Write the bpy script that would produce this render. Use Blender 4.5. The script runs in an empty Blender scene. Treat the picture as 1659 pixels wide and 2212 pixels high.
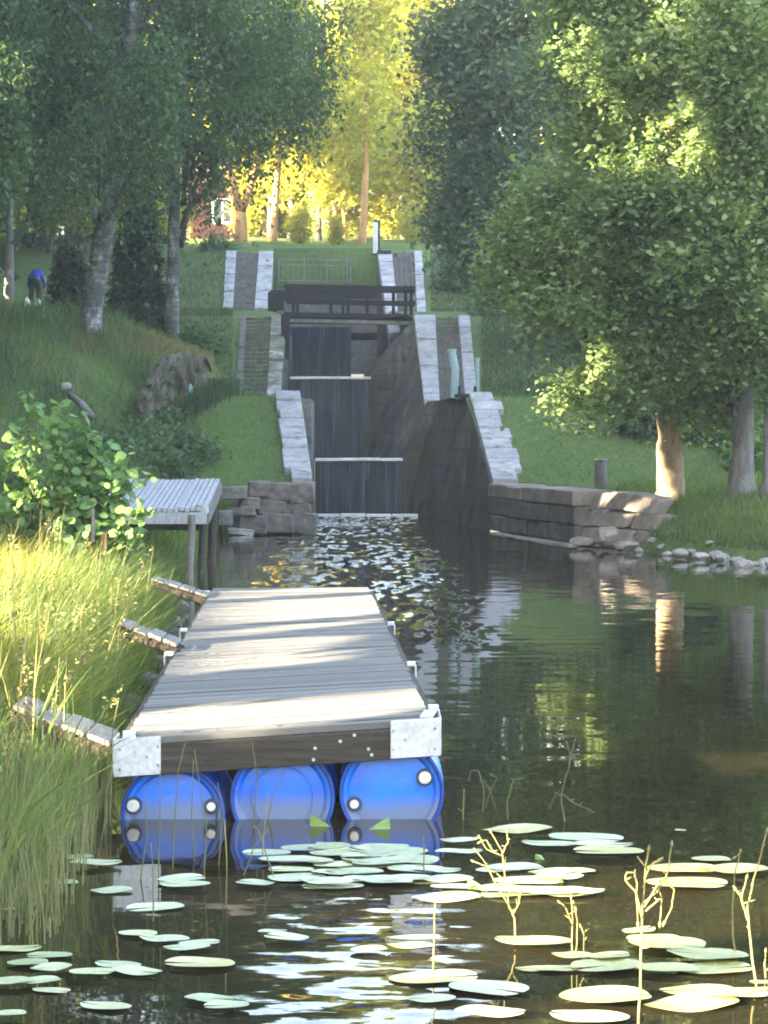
import bpy, bmesh, math, random
import numpy as np
from mathutils import Vector, noise as mnoise
R = math.radians
sc = bpy.context.scene
rng = np.random.default_rng(7)
random.seed(7)

# ------------------------------------------------------------------ camera
FPX, CX, CY = 5400.0, 829.5, 1106.0          # focal length and centre for a 1659 x 2212 frame
CAMZ = 2.08
PITCH = math.atan(156.0 / FPX)
cam = bpy.data.cameras.new('camera'); camo = bpy.data.objects.new('camera', cam)
sc.collection.objects.link(camo); sc.camera = camo
camo.location = (0, 0, CAMZ); camo.rotation_euler = (math.pi/2 - PITCH, 0, 0)
cam.sensor_fit = 'HORIZONTAL'; cam.sensor_width = 36; cam.lens = 36*FPX/1659
cam.clip_start = 0.1; cam.clip_end = 3000
# ------------------------------------------------------------------ light
ELEV, PHI = R(14), R(57)
SUN = np.array([-math.sin(PHI)*math.cos(ELEV), -math.cos(PHI)*math.cos(ELEV), math.sin(ELEV)])
w = bpy.data.worlds.new('World'); sc.world = w; w.use_nodes = True
wn = w.node_tree.nodes; bg = wn['Background']
sky = wn.new('ShaderNodeTexSky'); sky.sky_type = 'NISHITA'; sky.sun_disc = False
sky.sun_elevation = ELEV; sky.sun_rotation = R(237)
sky.air_density = 1.0; sky.dust_density = 5.0; sky.ozone_density = 0.4
w.node_tree.links.new(sky.outputs[0], bg.inputs[0]); bg.inputs[1].default_value = 0.11
sl = bpy.data.lights.new('sun', 'SUN'); slo = bpy.data.objects.new('sun', sl); sc.collection.objects.link(slo)
sl.energy = 3.7; sl.angle = R(0.5); sl.color = (1.0, 0.83, 0.56)
slo.rotation_euler = Vector(SUN).to_track_quat('Z', 'Y').to_euler()
slo.location = (-20, -10, 30)
sc.view_settings.view_transform = 'Standard'; sc.view_settings.look = 'None'
sc.view_settings.exposure = 4.42; sc.view_settings.gamma = 1
sc.render.engine = 'CYCLES'
sc.cycles.use_denoising = True
sc.cycles.filter_width = 1.9
sc.cycles.max_bounces = 6; sc.cycles.transparent_max_bounces = 4; sc.cycles.transmission_bounces = 3
sc.cycles.sample_clamp_indirect = 6

# ------------------------------------------------------------------ helpers
cp, sp = math.cos(PITCH), math.sin(PITCH)
def ray(dx, dy):
    u, v = (dx-CX)/FPX, (CY-dy)/FPX
    return np.array([u, cp + v*sp, -sp + v*cp])
def P(dx, dy, Y):
    r = ray(dx, dy); r = r*(Y/r[1]); return np.array([r[0], Y, CAMZ+r[2]])
def G(dx, dy, z=0.0):
    r = ray(dx, dy); r = r*((z-CAMZ)/r[2]); return np.array([r[0], r[1], z])
def lerp(x, xs, ys): return float(np.interp(x, xs, ys))
def smooth(a, b, x):
    t = np.clip((x-a)/(b-a), 0, 1); return t*t*(3-2*t)

class MB:
    def __init__(self): self.v = []; self.f = []; self.n = 0
    def add(self, vs, fs):
        b = self.n; self.v.extend([tuple(map(float, p)) for p in vs]); self.n += len(vs)
        self.f.extend([tuple(i+b for i in f) for f in fs]); return self
    def box(self, c, s, rz=0.0, jit=0.0, rx=0.0, ry=0.0):
        c = np.asarray(c, float); out = []
        M = np.eye(3)
        if rz or rx or ry:
            from mathutils import Euler
            M = np.array(Euler((rx, ry, rz)).to_matrix())
        for z in (-1, 1):
            for y in (-1, 1):
                for x in (-1, 1):
                    p = np.array([x*s[0]/2, y*s[1]/2, z*s[2]/2])
                    if jit: p = p + (rng.random(3)-.5)*jit
                    out.append(c + M @ p)
        return self.add(out, [(0,2,3,1),(4,5,7,6),(0,1,5,4),(2,6,7,3),(0,4,6,2),(1,3,7,5)])
    def hexa(self, b, t):     # 4 bottom + 4 top corners, same winding (ccw from above)
        return self.add(list(b)+list(t), [(3,2,1,0),(4,5,6,7),(0,1,5,4),(1,2,6,5),(2,3,7,6),(3,0,4,7)])
    def tube(self, pts, rad, n=8, cap=True):
        pts = [np.asarray(p, float) for p in pts]
        if not hasattr(rad, '__len__'): rad = [rad]*len(pts)
        vs = []; fs = []; k = len(pts)
        ref = None
        for i, p in enumerate(pts):
            d = pts[min(i+1, k-1)]-pts[max(i-1, 0)]; d = d/(np.linalg.norm(d)+1e-9)
            if ref is None: ref = np.array([1., 0, 0]) if abs(d[0]) < .8 else np.array([0, 1., 0])
            a = ref-d*ref.dot(d); a /= np.linalg.norm(a)+1e-9; ref = a; b = np.cross(d, a)
            for j in range(n):
                t = 2*math.pi*j/n
                vs.append(p+rad[i]*(math.cos(t)*a+math.sin(t)*b))
        for i in range(k-1):
            for j in range(n):
                fs.append((i*n+j, i*n+(j+1) % n, (i+1)*n+(j+1) % n, (i+1)*n+j))
        if cap: fs.append(tuple(range(n-1, -1, -1))); fs.append(tuple((k-1)*n+j for j in range(n)))
        return self.add(vs, fs)
    def lathe(self, c, prof, n=40):
        """profile of (y, radius) turned about an axis along y through c"""
        vs = [(c[0]+r*math.cos(2*math.pi*j/n), c[1]+y, c[2]+r*math.sin(2*math.pi*j/n)) for y, r in prof for j in range(n)]
        return self.add(vs, [(i*n+j, i*n+(j+1) % n, (i+1)*n+(j+1) % n, (i+1)*n+j) for i in range(len(prof)-1) for j in range(n)])
    def sheet(self, grid):    # grid[i][j] of points
        m, n = len(grid), len(grid[0]); vs = [p for r in grid for p in r]
        return self.add(vs, [(i*n+j, i*n+j+1, (i+1)*n+j+1, (i+1)*n+j) for i in range(m-1) for j in range(n-1)])
    def mesh(self, name, off=(0, 0, 0), smooth_=False):
        me = bpy.data.meshes.new(name); o = np.array(self.v)-np.asarray(off)
        me.from_pydata(o.tolist(), [], self.f); me.update()
        if smooth_:
            me.polygons.foreach_set('use_smooth', [True]*len(me.polygons))
        return me

def quads_mesh(name, V):     # V (N,4,3)
    n = len(V); me = bpy.data.meshes.new(name)
    me.vertices.add(n*4); me.vertices.foreach_set('co', V.reshape(-1).astype(np.float32))
    me.loops.add(n*4); me.loops.foreach_set('vertex_index', np.arange(n*4, dtype=np.int32))
    me.polygons.add(n); me.polygons.foreach_set('loop_start', np.arange(0, n*4, 4, dtype=np.int32))
    me.polygons.foreach_set('loop_total', np.full(n, 4, dtype=np.int32))
    me.update(calc_edges=True); return me

def link(name, me, mat, parent=None):
    o = bpy.data.objects.new(name, me); sc.collection.objects.link(o)
    if mat is not None: me.materials.append(mat)
    if parent is not None: o.parent = parent
    return o
def tag(o, label=None, cat=None, group=None, kind=None):
    if label: o['label'] = label
    if cat: o['category'] = cat
    if group: o['group'] = group
    if kind: o['kind'] = kind
    return o
def thing(name, label, cat, loc, group=None):
    o = bpy.data.objects.new(name, None); sc.collection.objects.link(o); o.location = tuple(map(float, loc))
    o.empty_display_size = .2
    return tag(o, label, cat, group)
def part(name, mb, mat, parent, label=None, sm=False, origin=None, bev=0.0):
    off = np.array(origin if origin is not None else parent.location)
    o = link(name, mb.mesh(name, off, sm), mat, parent)
    if label: o['label'] = label
    if bev:
        m = o.modifiers.new('bevel', 'BEVEL'); m.width = bev; m.segments = 2; m.limit_method = 'ANGLE'
    return o
def single(name, mb, mat, label, cat, group=None, sm=False, base=None, kind=None, bev=0.0):
    v = np.array(mb.v); b = np.array(base) if base is not None else np.array([v[:,0].mean(), v[:,1].mean(), v[:,2].min()])
    o = link(name, mb.mesh(name, b, sm), mat); o.location = tuple(b)
    if bev:
        m = o.modifiers.new('bevel', 'BEVEL'); m.width = bev; m.segments = 2; m.limit_method = 'ANGLE'
    return tag(o, label, cat, group, kind)
def copy_tree(o, parent=None):
    c = o.copy(); sc.collection.objects.link(c)
    if parent is not None: c.parent = parent
    for ch in list(o.children): copy_tree(ch, c)
    return c

# ------------------------------------------------------------------ materials
class NT:
    def __init__(self, name):
        self.m = bpy.data.materials.new(name); self.m.use_nodes = True
        self.t = self.m.node_tree; self.b = self.t.nodes['Principled BSDF']
    def n(self, kind, **kw):
        x = self.t.nodes.new(kind)
        for k, v in kw.items():
            if k in x.inputs: x.inputs[k].default_value = v
            else: setattr(x, k, v)
        return x
    def l(self, a, b): self.t.links.new(a, b)
    def coord(self, scale=(1, 1, 1), which='Object'):
        tc = self.n('ShaderNodeTexCoord'); mp = self.n('ShaderNodeMapping'); mp.inputs['Scale'].default_value = scale
        self.l(tc.outputs[which], mp.inputs[0]); return mp.outputs[0]
    def noise(self, vec, scale, detail=5, rough=.6):
        x = self.n('ShaderNodeTexNoise'); x.inputs['Scale'].default_value = scale
        x.inputs['Detail'].default_value = detail; x.inputs['Roughness'].default_value = rough
        self.l(vec, x.inputs['Vector']); return x.outputs['Fac']
    def ramp(self, fac, stops):
        r = self.n('ShaderNodeValToRGB'); e = r.color_ramp.elements
        while len(e) < len(stops): e.new(.5)
        for i, (p, c) in enumerate(stops):
            e[i].position = p; e[i].color = (*c, 1)
        self.l(fac, r.inputs[0]); return r.outputs[0]
    def mix(self, fac, a, b, mode='MIX'):
        x = self.n('ShaderNodeMix', data_type='RGBA', blend_type=mode)
        for s, v in ((x.inputs[0], fac), (x.inputs[6], a), (x.inputs[7], b)):
            if hasattr(v, 'is_output'): self.l(v, s)
            elif hasattr(v, '__len__'): s.default_value = (*v, 1)
            else: s.default_value = v
        return x.outputs[2]
    def bump(self, h, dist=.02, strength=.6):
        x = self.n('ShaderNodeBump', Strength=strength, Distance=dist); self.l(h, x.inputs['Height'])
        self.l(x.outputs[0], self.b.inputs['Normal'])
    def set(self, col=None, rough=.8, spec=.3, metal=0.0):
        if col is not None:
            if hasattr(col, 'is_output'): self.l(col, self.b.inputs['Base Color'])
            else: self.b.inputs['Base Color'].default_value = (*col, 1)
        self.b.inputs['Roughness'].default_value = rough
        self.b.inputs['Specular IOR Level'].default_value = spec; self.b.inputs['Metallic'].default_value = metal
        return self.m

def noisy(name, stops, scale=2.0, rough=.85, spec=.25, bump=.02, stretch=(1, 1, 1), fine=None, metal=0.0, detail=6):
    k = NT(name); v = k.coord(stretch); n1 = k.noise(v, scale, detail, .65)
    c = k.ramp(n1, stops)
    n2 = k.noise(v, (fine or scale*7), 4, .7)
    c = k.mix(.55, c, k.ramp(n2, [(.3, (.55, .55, .55)), (.7, (1.25, 1.25, 1.25))]), 'MULTIPLY')
    if bump: k.bump(n2, bump, .7)
    return k.set(c, rough, spec, metal)

def leaf_mat(name, dark, light, trans=.45, rough=.55, spec=.3):
    k = NT(name); g = k.n('ShaderNodeNewGeometry')
    tc = k.coord((1, 1, 1)); big = k.noise(tc, .55, 2, .5)
    mm = k.n('ShaderNodeMath', operation='MULTIPLY_ADD'); k.l(g.outputs['Random Per Island'], mm.inputs[0])
    mm.inputs[1].default_value = .75; k.l(big, mm.inputs[2])
    m2 = k.n('ShaderNodeMath', operation='MULTIPLY'); k.l(mm.outputs[0], m2.inputs[0]); m2.inputs[1].default_value = .66
    c = k.ramp(m2.outputs[0], [(.25, dark), (.95, light)])
    k.set(c, rough, spec)
    tr = k.n('ShaderNodeBsdfTranslucent'); cc = k.mix(1.0, c, (1.25, 1.2, .55), 'MULTIPLY'); k.l(cc, tr.inputs[0])
    ms = k.n('ShaderNodeMixShader', Fac=trans); k.l(k.b.outputs[0], ms.inputs[1]); k.l(tr.outputs[0], ms.inputs[2])
    k.l(ms.outputs[0], k.t.nodes['Material Output'].inputs[0]); return k.m

M = {}
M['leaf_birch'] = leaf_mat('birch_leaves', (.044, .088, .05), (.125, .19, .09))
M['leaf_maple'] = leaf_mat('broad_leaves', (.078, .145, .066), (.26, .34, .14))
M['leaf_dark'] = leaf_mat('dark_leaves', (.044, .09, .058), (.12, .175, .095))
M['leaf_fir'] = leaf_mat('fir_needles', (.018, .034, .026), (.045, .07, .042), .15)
M['leaf_gold'] = leaf_mat('sunlit_tint_leaves', (.23, .25, .035), (.62, .60, .12), .5)  # sunlit glow put into the colour, brighter than real leaves
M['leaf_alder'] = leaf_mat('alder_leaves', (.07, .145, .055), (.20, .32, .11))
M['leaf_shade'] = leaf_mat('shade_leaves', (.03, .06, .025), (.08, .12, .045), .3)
M['grass_gold'] = leaf_mat('tall_grass_blades', (.16, .20, .03), (.44, .40, .09), .45)
M['grass_green'] = leaf_mat('green_grass_blades', (.055, .11, .03), (.17, .22, .07), .4)
M['grass_lawn'] = leaf_mat('lawn_blades', (.085, .15, .04), (.17, .245, .08), .35)
M['grass_rough'] = leaf_mat('rough_blades', (.028, .055, .02), (.065, .095, .04), .3)
M['dry_grass'] = leaf_mat('dry_grass_blades', (.12, .12, .055), (.26, .23, .12), .3)
M['reed'] = leaf_mat('reed_blades', (.07, .10, .04), (.26, .25, .13), .3)
M['dry_reed'] = noisy('dry_stems', [(.3, (.16, .14, .055)), (.7, (.30, .26, .11))], 9, .8, .2, 0)
M['bark_grey'] = noisy('grey_bark', [(.3, (.10, .10, .10)), (.7, (.27, .26, .26))], 1.6, .95, .1, .05, (6, 6, 1.2))
M['bark_dark'] = noisy('dark_bark', [(.3, (.045, .042, .038)), (.7, (.12, .11, .10))], 1.6, .95, .1, .05, (6, 6, 1.2))
M['bark_brown'] = noisy('brown_bark', [(.3, (.22, .15, .10)), (.7, (.46, .36, .25))], 1.6, .95, .1, .06, (7, 7, 1.5))
M['bark_pine'] = noisy('pine_bark', [(.3, (.30, .16, .07)), (.7, (.55, .34, .17))], 1.2, .95, .1, .04, (4, 4, 1))
def birch_bark():
    k = NT('birch_bark'); v = k.coord((2.2, 2.2, 1.3)); n1 = k.noise(v, 1.3, 5, .7)
    c = k.ramp(n1, [(.46, (.085, .085, .09)), (.56, (.18, .18, .185)), (.68, (.50, .50, .49))])
    n2 = k.noise(k.coord((1, 1, 9)), 2.2, 4, .7)
    c = k.mix(.7, c, k.ramp(n2, [(.4, (.35, .35, .36)), (.55, (1, 1, 1))]), 'MULTIPLY')
    k.bump(n2, .03); return k.set(c, .9, .15)
M['bark_birch'] = birch_bark()
def coping_mat():
    k = NT('pale_granite'); v = k.coord((1, 1, 1)); n1 = k.noise(v, 1.3, 5, .65)
    c = k.ramp(n1, [(.3, (.20, .20, .215)), (.55, (.31, .31, .325)), (.75, (.43, .425, .42))])
    n2 = k.noise(v, 13, 4, .7); c = k.mix(.6, c, k.ramp(n2, [(.3, (.6, .6, .6)), (.7, (1.25, 1.25, 1.25))]), 'MULTIPLY')
    n3 = k.noise(v, 3.1, 5, .7); c = k.mix(k.ramp(n3, [(.53, (0, 0, 0)), (.64, (.75, .75, .75))]), c, (.105, .105, .095))
    k.bump(n2, .03, .8); return k.set(c, .9, .2)
M['stone'] = coping_mat()
M['stone_grey'] = noisy('grey_cobbles', [(.3, (.095, .095, .10)), (.7, (.18, .178, .18))], 3.0, .9, .2, .05, fine=12)
M['stone_dark'] = noisy('dark_rubble', [(.3, (.06, .058, .055)), (.7, (.15, .14, .13))], 2.2, .9, .2, .06, fine=9)
M['stone_moss'] = noisy('mossy_granite', [(.35, (.07, .08, .045)), (.5, (.17, .16, .13)), (.62, (.38, .38, .38))], 1.7, .92, .15, .04, fine=10)
M['stone_warm'] = noisy('quay_granite', [(.3, (.13, .115, .105)), (.7, (.28, .245, .22))], 1.5, .88, .25, .03, fine=9)
M['outcrop'] = noisy('outcrop_rock', [(.3, (.028, .027, .022)), (.5, (.066, .06, .045)), (.72, (.14, .122, .10))], 1.5, .9, .2, .05, fine=8)
M['rock'] = noisy('shore_rock', [(.3, (.14, .13, .13)), (.7, (.36, .34, .33))], 2.2, .85, .3, .03, fine=11)
M['rock_mid'] = noisy('quay_rubble', [(.3, (.07, .065, .062)), (.7, (.19, .175, .165))], 2.0, .85, .25, .04, fine=10)
M['rock_dark'] = noisy('wet_rock', [(.3, (.045, .042, .042)), (.7, (.15, .14, .135))], 2.2, .7, .35, .03, fine=11)
def wetwall(name, a, b, moss):
    k = NT(name); v = k.coord((2.0, .25, .09)); n1 = k.noise(v, 1.6, 6, .7)
    c = k.ramp(n1, [(.33, a), (.52, b), (.70, tuple(min(1, x*2.4) for x in b))])
    n2 = k.noise(k.coord((.4, 1, .5)), .8, 4, .6)
    c = k.mix(k.ramp(n2, [(.50, (0, 0, 0)), (.66, (.8, .8, .8))]), c, moss)
    tc = k.n('ShaderNodeTexCoord'); sx = k.n('ShaderNodeSeparateXYZ'); k.l(tc.outputs['Object'], sx.inputs[0])
    cm = k.n('ShaderNodeCombineXYZ'); k.l(sx.outputs[1], cm.inputs[0]); k.l(sx.outputs[2], cm.inputs[1])
    br = k.n('ShaderNodeTexBrick'); k.l(cm.outputs[0], br.inputs['Vector']); br.inputs['Scale'].default_value = 1.0
    br.inputs['Brick Width'].default_value = 1.15; br.inputs['Row Height'].default_value = .46; br.inputs['Mortar Size'].default_value = .022; br.inputs['Mortar Smooth'].default_value = .6
    br.inputs['Color1'].default_value = (.62, .62, .62, 1); br.inputs['Color2'].default_value = (1.4, 1.34, 1.25, 1); br.inputs['Mortar'].default_value = (.3, .3, .3, 1)
    c = k.mix(.75, c, br.outputs['Color'], 'MULTIPLY')
    n3 = k.noise(k.coord((1, 1, 1)), 6, 4, .6); k.bump(n3, .04, .7)
    return k.set(c, .75, .3)
M['wall_wet'] = wetwall('wet_lock_wall', (.019, .0185, .0185), (.052, .048, .043), (.048, .048, .024))
def fall_mat():
    k = NT('falling_water'); v = k.coord((5.0, 1.0, .12)); n1 = k.noise(v, 2.2, 6, .7)
    c = k.ramp(n1, [(.35, (.002, .004, .011)), (.55, (.005, .013, .036)), (.75, (.10, .16, .26))])
    k.bump(n1, .05, .5); return k.set(c, .35, .5)
M['fall'] = fall_mat()
M['sill'] = noisy('sky_pale_concrete', [(.3, (.50, .52, .54)), (.7, (.80, .82, .84))], 4, .4, .5, .01)  # paleness includes sky reflected in water running over the crests
M['wood_dark'] = noisy('tarred_timber', [(.3, (.010, .010, .012)), (.7, (.032, .032, .036))], 2, .8, .2, .01, (1, 8, 8))
M['wood_mid'] = noisy('weathered_beam', [(.3, (.035, .030, .026)), (.6, (.075, .065, .055)), (.8, (.13, .115, .10))], 2.4, .85, .2, .01, (1, 9, 14))
M['wood_grey'] = noisy('grey_timber', [(.3, (.10, .098, .095)), (.7, (.20, .195, .19))], 2.5, .85, .2, .01, (8, 1, 4))
M['wood_white'] = noisy('bleached_timber', [(.3, (.22, .225, .24)), (.7, (.46, .47, .50))], 3, .85, .2, .01, (9, 2, 3))
M['wood_log'] = noisy('weathered_log', [(.3, (.10, .095, .09)), (.7, (.24, .225, .205))], 3, .85, .2, .01)
def deck_mat():
    k = NT('deck_boards'); v = k.coord((1, 1, 1)); s = k.n('ShaderNodeSeparateXYZ'); k.l(v, s.inputs[0])
    m = k.n('ShaderNodeMath', operation='MULTIPLY'); k.l(s.outputs[1], m.inputs[0]); m.inputs[1].default_value = 1/.125
    fl = k.n('ShaderNodeMath', operation='FLOOR'); k.l(m.outputs[0], fl.inputs[0])
    wn_ = k.n('ShaderNodeTexWhiteNoise', noise_dimensions='1D'); k.l(fl.outputs[0], wn_.inputs['W'])
    c = k.ramp(wn_.outputs['Value'], [(0, (.10, .098, .095)), (.6, (.14, .136, .13)), (1, (.18, .172, .162))])
    n2 = k.noise(k.coord((.8, 12, 1)), 3, 4, .6)
    c = k.mix(.6, c, k.ramp(n2, [(.3, (.6, .6, .6)), (.7, (1.25, 1.25, 1.25))]), 'MULTIPLY')
    fr = k.n('ShaderNodeMath', operation='FRACT'); k.l(m.outputs[0], fr.inputs[0])
    gap = k.n('ShaderNodeMath', operation='LESS_THAN'); k.l(fr.outputs[0], gap.inputs[0]); gap.inputs[1].default_value = .055
    c = k.mix(gap.outputs[0], c, (.03, .028, .025))
    k.bump(n2, .006, .5); return k.set(c, .75, .3)
M['deck'] = deck_mat()
M['galv'] = noisy('galvanised_steel', [(.3, (.42, .45, .50)), (.7, (.62, .65, .70))], 3, .5, .5, 0, fine=30, metal=.35)
M['bolt'] = noisy('bolt_steel', [(.3, (.2, .2, .22)), (.7, (.4, .4, .42))], 9, .5, .5, 0, metal=.6)
def barrel_mat():
    k = NT('blue_plastic'); v = k.coord((1, 1, 1)); n1 = k.noise(v, 3, 4, .6)
    c = k.ramp(n1, [(.3, (.006, .10, .60)), (.7, (.010, .18, .85))])
    s = k.n('ShaderNodeSeparateXYZ'); k.l(v, s.inputs[0])     # silt line near the waterline of each drum
    a = k.n('ShaderNodeMath', operation='MULTIPLY_ADD'); k.l(n1, a.inputs[0]); a.inputs[1].default_value = .10; k.l(s.outputs[2], a.inputs[2])
    mr = k.n('ShaderNodeMapRange'); k.l(a.outputs[0], mr.inputs[0])
    sc_ = k.noise(k.coord((1.2, 1, 5)), 5, 5, .75); c = k.mix(k.ramp(sc_, [(.54, (0, 0, 0)), (.72, (.55, .55, .55))]), c, (.10, .22, .55))
    mr.inputs[1].default_value = .10; mr.inputs[2].default_value = .20; mr.inputs[3].default_value = .75; mr.inputs[4].default_value = 0
    c = k.mix(mr.outputs[0], c, (.17, .20, .21)); return k.set(c, .35, .45)
M['barrel'] = barrel_mat()
M['barrel_rim'] = noisy('blue_rim', [(.3, (.003, .03, .2)), (.7, (.006, .07, .42))], 6, .4, .4, 0)
M['cap'] = noisy('white_plastic', [(.3, (.55, .55, .52)), (.7, (.75, .75, .72))], 8, .45, .4, 0)
M['cap_seat'] = noisy('dark_plastic', [(.3, (.02, .03, .06)), (.7, (.04, .06, .12))], 8, .5, .4, 0)
M['teal'] = noisy('teal_paint', [(.3, (.22, .33, .37)), (.7, (.33, .44, .47))], 2, .6, .35, 0)
M['metal_grey'] = noisy('grey_rail', [(.3, (.10, .11, .11)), (.7, (.18, .19, .19))], 5, .6, .4, 0)
M['black'] = noisy('black_iron', [(.3, (.008, .008, .01)), (.7, (.02, .02, .022))], 4, .6, .3, 0)
M['white_paint'] = noisy('white_paint', [(.3, (.62, .64, .68)), (.7, (.8, .82, .84))], 3, .6, .35, 0)
M['red_wood'] = noisy('shaded_red_boards', [(.3, (.014, .004, .005)), (.7, (.028, .007, .008))], 3, .85, .2, .01, (8, 8, .6))  # red darkened: the shade on the house is put into the colour
M['roof'] = noisy('roof_tiles', [(.3, (.06, .045, .04)), (.7, (.12, .09, .08))], 3, .8, .2, .02)
M['glass'] = noisy('window_glass', [(.3, (.02, .03, .04)), (.7, (.04, .05, .06))], 2, .08, .6, 0)
M['jacket'] = noisy('blue_cloth', [(.3, (.015, .04, .24)), (.7, (.03, .08, .40))], 6, .8, .2, .005)
M['trousers'] = noisy('dark_cloth', [(.3, (.008, .009, .016)), (.7, (.02, .021, .03))], 6, .85, .2, .005)
M['skin'] = noisy('skin', [(.3, (.42, .26, .19)), (.7, (.5, .32, .24))], 6, .6, .3, 0)
M['hair'] = noisy('brown_hair', [(.3, (.04, .03, .02)), (.7, (.09, .065, .045))], 12, .6, .3, 0)
M['bag_white'] = noisy('white_sack', [(.3, (.55, .56, .58)), (.7, (.75, .76, .78))], 6, .7, .3, .01)
M['bag_teal'] = noisy('pale_teal_sack', [(.3, (.28, .42, .42)), (.7, (.40, .55, .54))], 6, .7, .3, .01)

def pad_mat(name, a, b):
    k = NT(name); oi = k.n('ShaderNodeObjectInfo'); v = k.coord((1, 1, 1))
    wv = k.n('ShaderNodeVectorMath', operation='ADD'); k.l(v, wv.inputs[0]); k.l(oi.outputs['Location'], wv.inputs[1])
    n1 = k.noise(wv.outputs[0], 3.2, 5, .65); c = k.ramp(n1, [(.3, a), (.7, b)])
    c = k.mix(.8, c, k.ramp(oi.outputs['Random'], [(0, (.55, .66, .50)), (.5, (1, 1, 1)), (1, (1.2, 1.10, .92))]), 'MULTIPLY')
    n3 = k.noise(wv.outputs[0], 7.5, 4, .7); c = k.mix(k.ramp(n3, [(.64, (0, 0, 0)), (.70, (.85, .85, .85))]), c, (.13, .085, .035))
    s = k.n('ShaderNodeSeparateXYZ'); k.l(v, s.inputs[0]); at = k.n('ShaderNodeMath', operation='ARCTAN2'); k.l(s.outputs[1], at.inputs[0]); k.l(s.outputs[0], at.inputs[1])
    mu = k.n('ShaderNodeMath', operation='MULTIPLY'); k.l(at.outputs[0], mu.inputs[0]); mu.inputs[1].default_value = 11; sn = k.n('ShaderNodeMath', operation='SINE'); k.l(mu.outputs[0], sn.inputs[0])
    c = k.mix(k.ramp(sn.outputs[0], [(.90, (0, 0, 0)), (1.0, (.35, .35, .35))]), c, (.62, .62, .42))
    n2 = k.noise(wv.outputs[0], 14, 3, .6); k.bump(n2, .004, .5)
    k.set(c, .42, .5); k.b.inputs['Coat Weight'].default_value = .3; k.b.inputs['Coat Roughness'].default_value = .22
    return k.m
M['pad'] = pad_mat('lily_pad_leaf', (.27, .31, .15), (.43, .465, .27))  # shaded pads, sky glare put into the pale colour
M['pad_gold'] = pad_mat('sunlit_pad_leaf', (.25, .25, .05), (.40, .37, .10))  # sunlit copy of the pad leaf, warm sunlight put into its colour
M['bud'] = noisy('green_leaf_tip', [(.3, (.11, .20, .035)), (.7, (.20, .30, .07))], 9, .5, .4, 0)

def grass_ground(name, a, b, c_):
    k = NT(name); v = k.coord((1, 1, 1)); n1 = k.noise(v, .35, 5, .6)
    col = k.ramp(n1, [(.3, a), (.55, b), (.75, c_)])
    n2 = k.noise(v, 5.5, 5, .75)
    col = k.mix(.75, col, k.ramp(n2, [(.28, (.45, .47, .42)), (.72, (1.4, 1.38, 1.25))]), 'MULTIPLY')
    k.bump(n2, .09, .8); return k.set(col, .95, .08)
M['ground'] = grass_ground('grassy_ground', (.06, .10, .034), (.09, .135, .048), (.12, .14, .06))
def water_mat():
    k = NT('canal_water'); tc = k.n('ShaderNodeTexCoord'); v = tc.outputs['Object']
    s = k.n('ShaderNodeSeparateXYZ'); k.l(v, s.inputs[0])
    def window(sock, a, b, c, d):
        m1 = k.n('ShaderNodeMapRange', interpolation_type='SMOOTHSTEP'); k.l(sock, m1.inputs[0]); m1.inputs[1].default_value = a; m1.inputs[2].default_value = b
        m2 = k.n('ShaderNodeMapRange', interpolation_type='SMOOTHSTEP'); k.l(sock, m2.inputs[0]); m2.inputs[1].default_value = c; m2.inputs[2].default_value = d
        m2.inputs[3].default_value = 1; m2.inputs[4].default_value = 0
        x = k.n('ShaderNodeMath', operation='MULTIPLY'); k.l(m1.outputs[0], x.inputs[0]); k.l(m2.outputs[0], x.inputs[1]); return x.outputs[0]
    def mul(a, b):
        x = k.n('ShaderNodeMath', operation='MULTIPLY')
        for i, q in enumerate((a, b)):
            if hasattr(q, 'is_output'): k.l(q, x.inputs[i])
            else: x.inputs[i].default_value = q
        return x.outputs[0]
    def add(a, b):
        x = k.n('ShaderNodeMath', operation='ADD')
        for i, q in enumerate((a, b)):
            if hasattr(q, 'is_output'): k.l(q, x.inputs[i])
            else: x.inputs[i].default_value = q
        return x.outputs[0]
    # tilt x so that the current's band follows the channel below the weir
    xs = add(s.outputs[0], mul(add(s.outputs[1], -27.0), 0.016))
    chop = mul(window(xs, -2.2, -.9, 0.5, 1.7), window(s.outputs[1], 22, 40, 68, 70))
    near = mul(window(s.outputs[0], -.75, -.35, .25, .55), window(s.outputs[1], 5, 7, 10.4, 12.2))
    def cen(vec, scale, detail=2): return add(k.noise(vec, scale, detail, .5), -.5)
    flake = cen(k.coord((5.6, .95, 1)), 1.0, 3); flake2 = cen(k.coord((3.4, .8, 1)), 1.3, 2)
    band = cen(k.coord((3.4, 7.5, 1)), 1.0, 4); band2 = cen(k.coord((1.6, 4, 1)), 1.2, 2)
    calm = cen(k.coord((.9, 2.2, 1)), 1.6, 3); calm2 = cen(k.coord((1.2, 1.0, 1)), 1.1, 2)
    ny = add(add(mul(calm, -.055), mul(mul(add(flake, .04), mul(chop, add(mul(cen(k.coord((1.1, .22, 1)), 1.0, 1), 3.2), .75))), -1.9)), mul(mul(band, near), -.36))
    nx = add(add(mul(calm2, .016), mul(mul(flake2, chop), .20)), mul(mul(band2, near), .17))
    cb = k.n('ShaderNodeCombineXYZ'); k.l(nx, cb.inputs[0]); k.l(ny, cb.inputs[1]); cb.inputs[2].default_value = 1
    nv = k.n('ShaderNodeVectorMath', operation='NORMALIZE'); k.l(cb.outputs[0], nv.inputs[0]); k.l(nv.outputs[0], k.b.inputs['Normal'])
    k.set((.018, .015, .007), .02, .5); k.b.inputs['IOR'].default_value = 1.33
    return k.m
M['water'] = water_mat()

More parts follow.
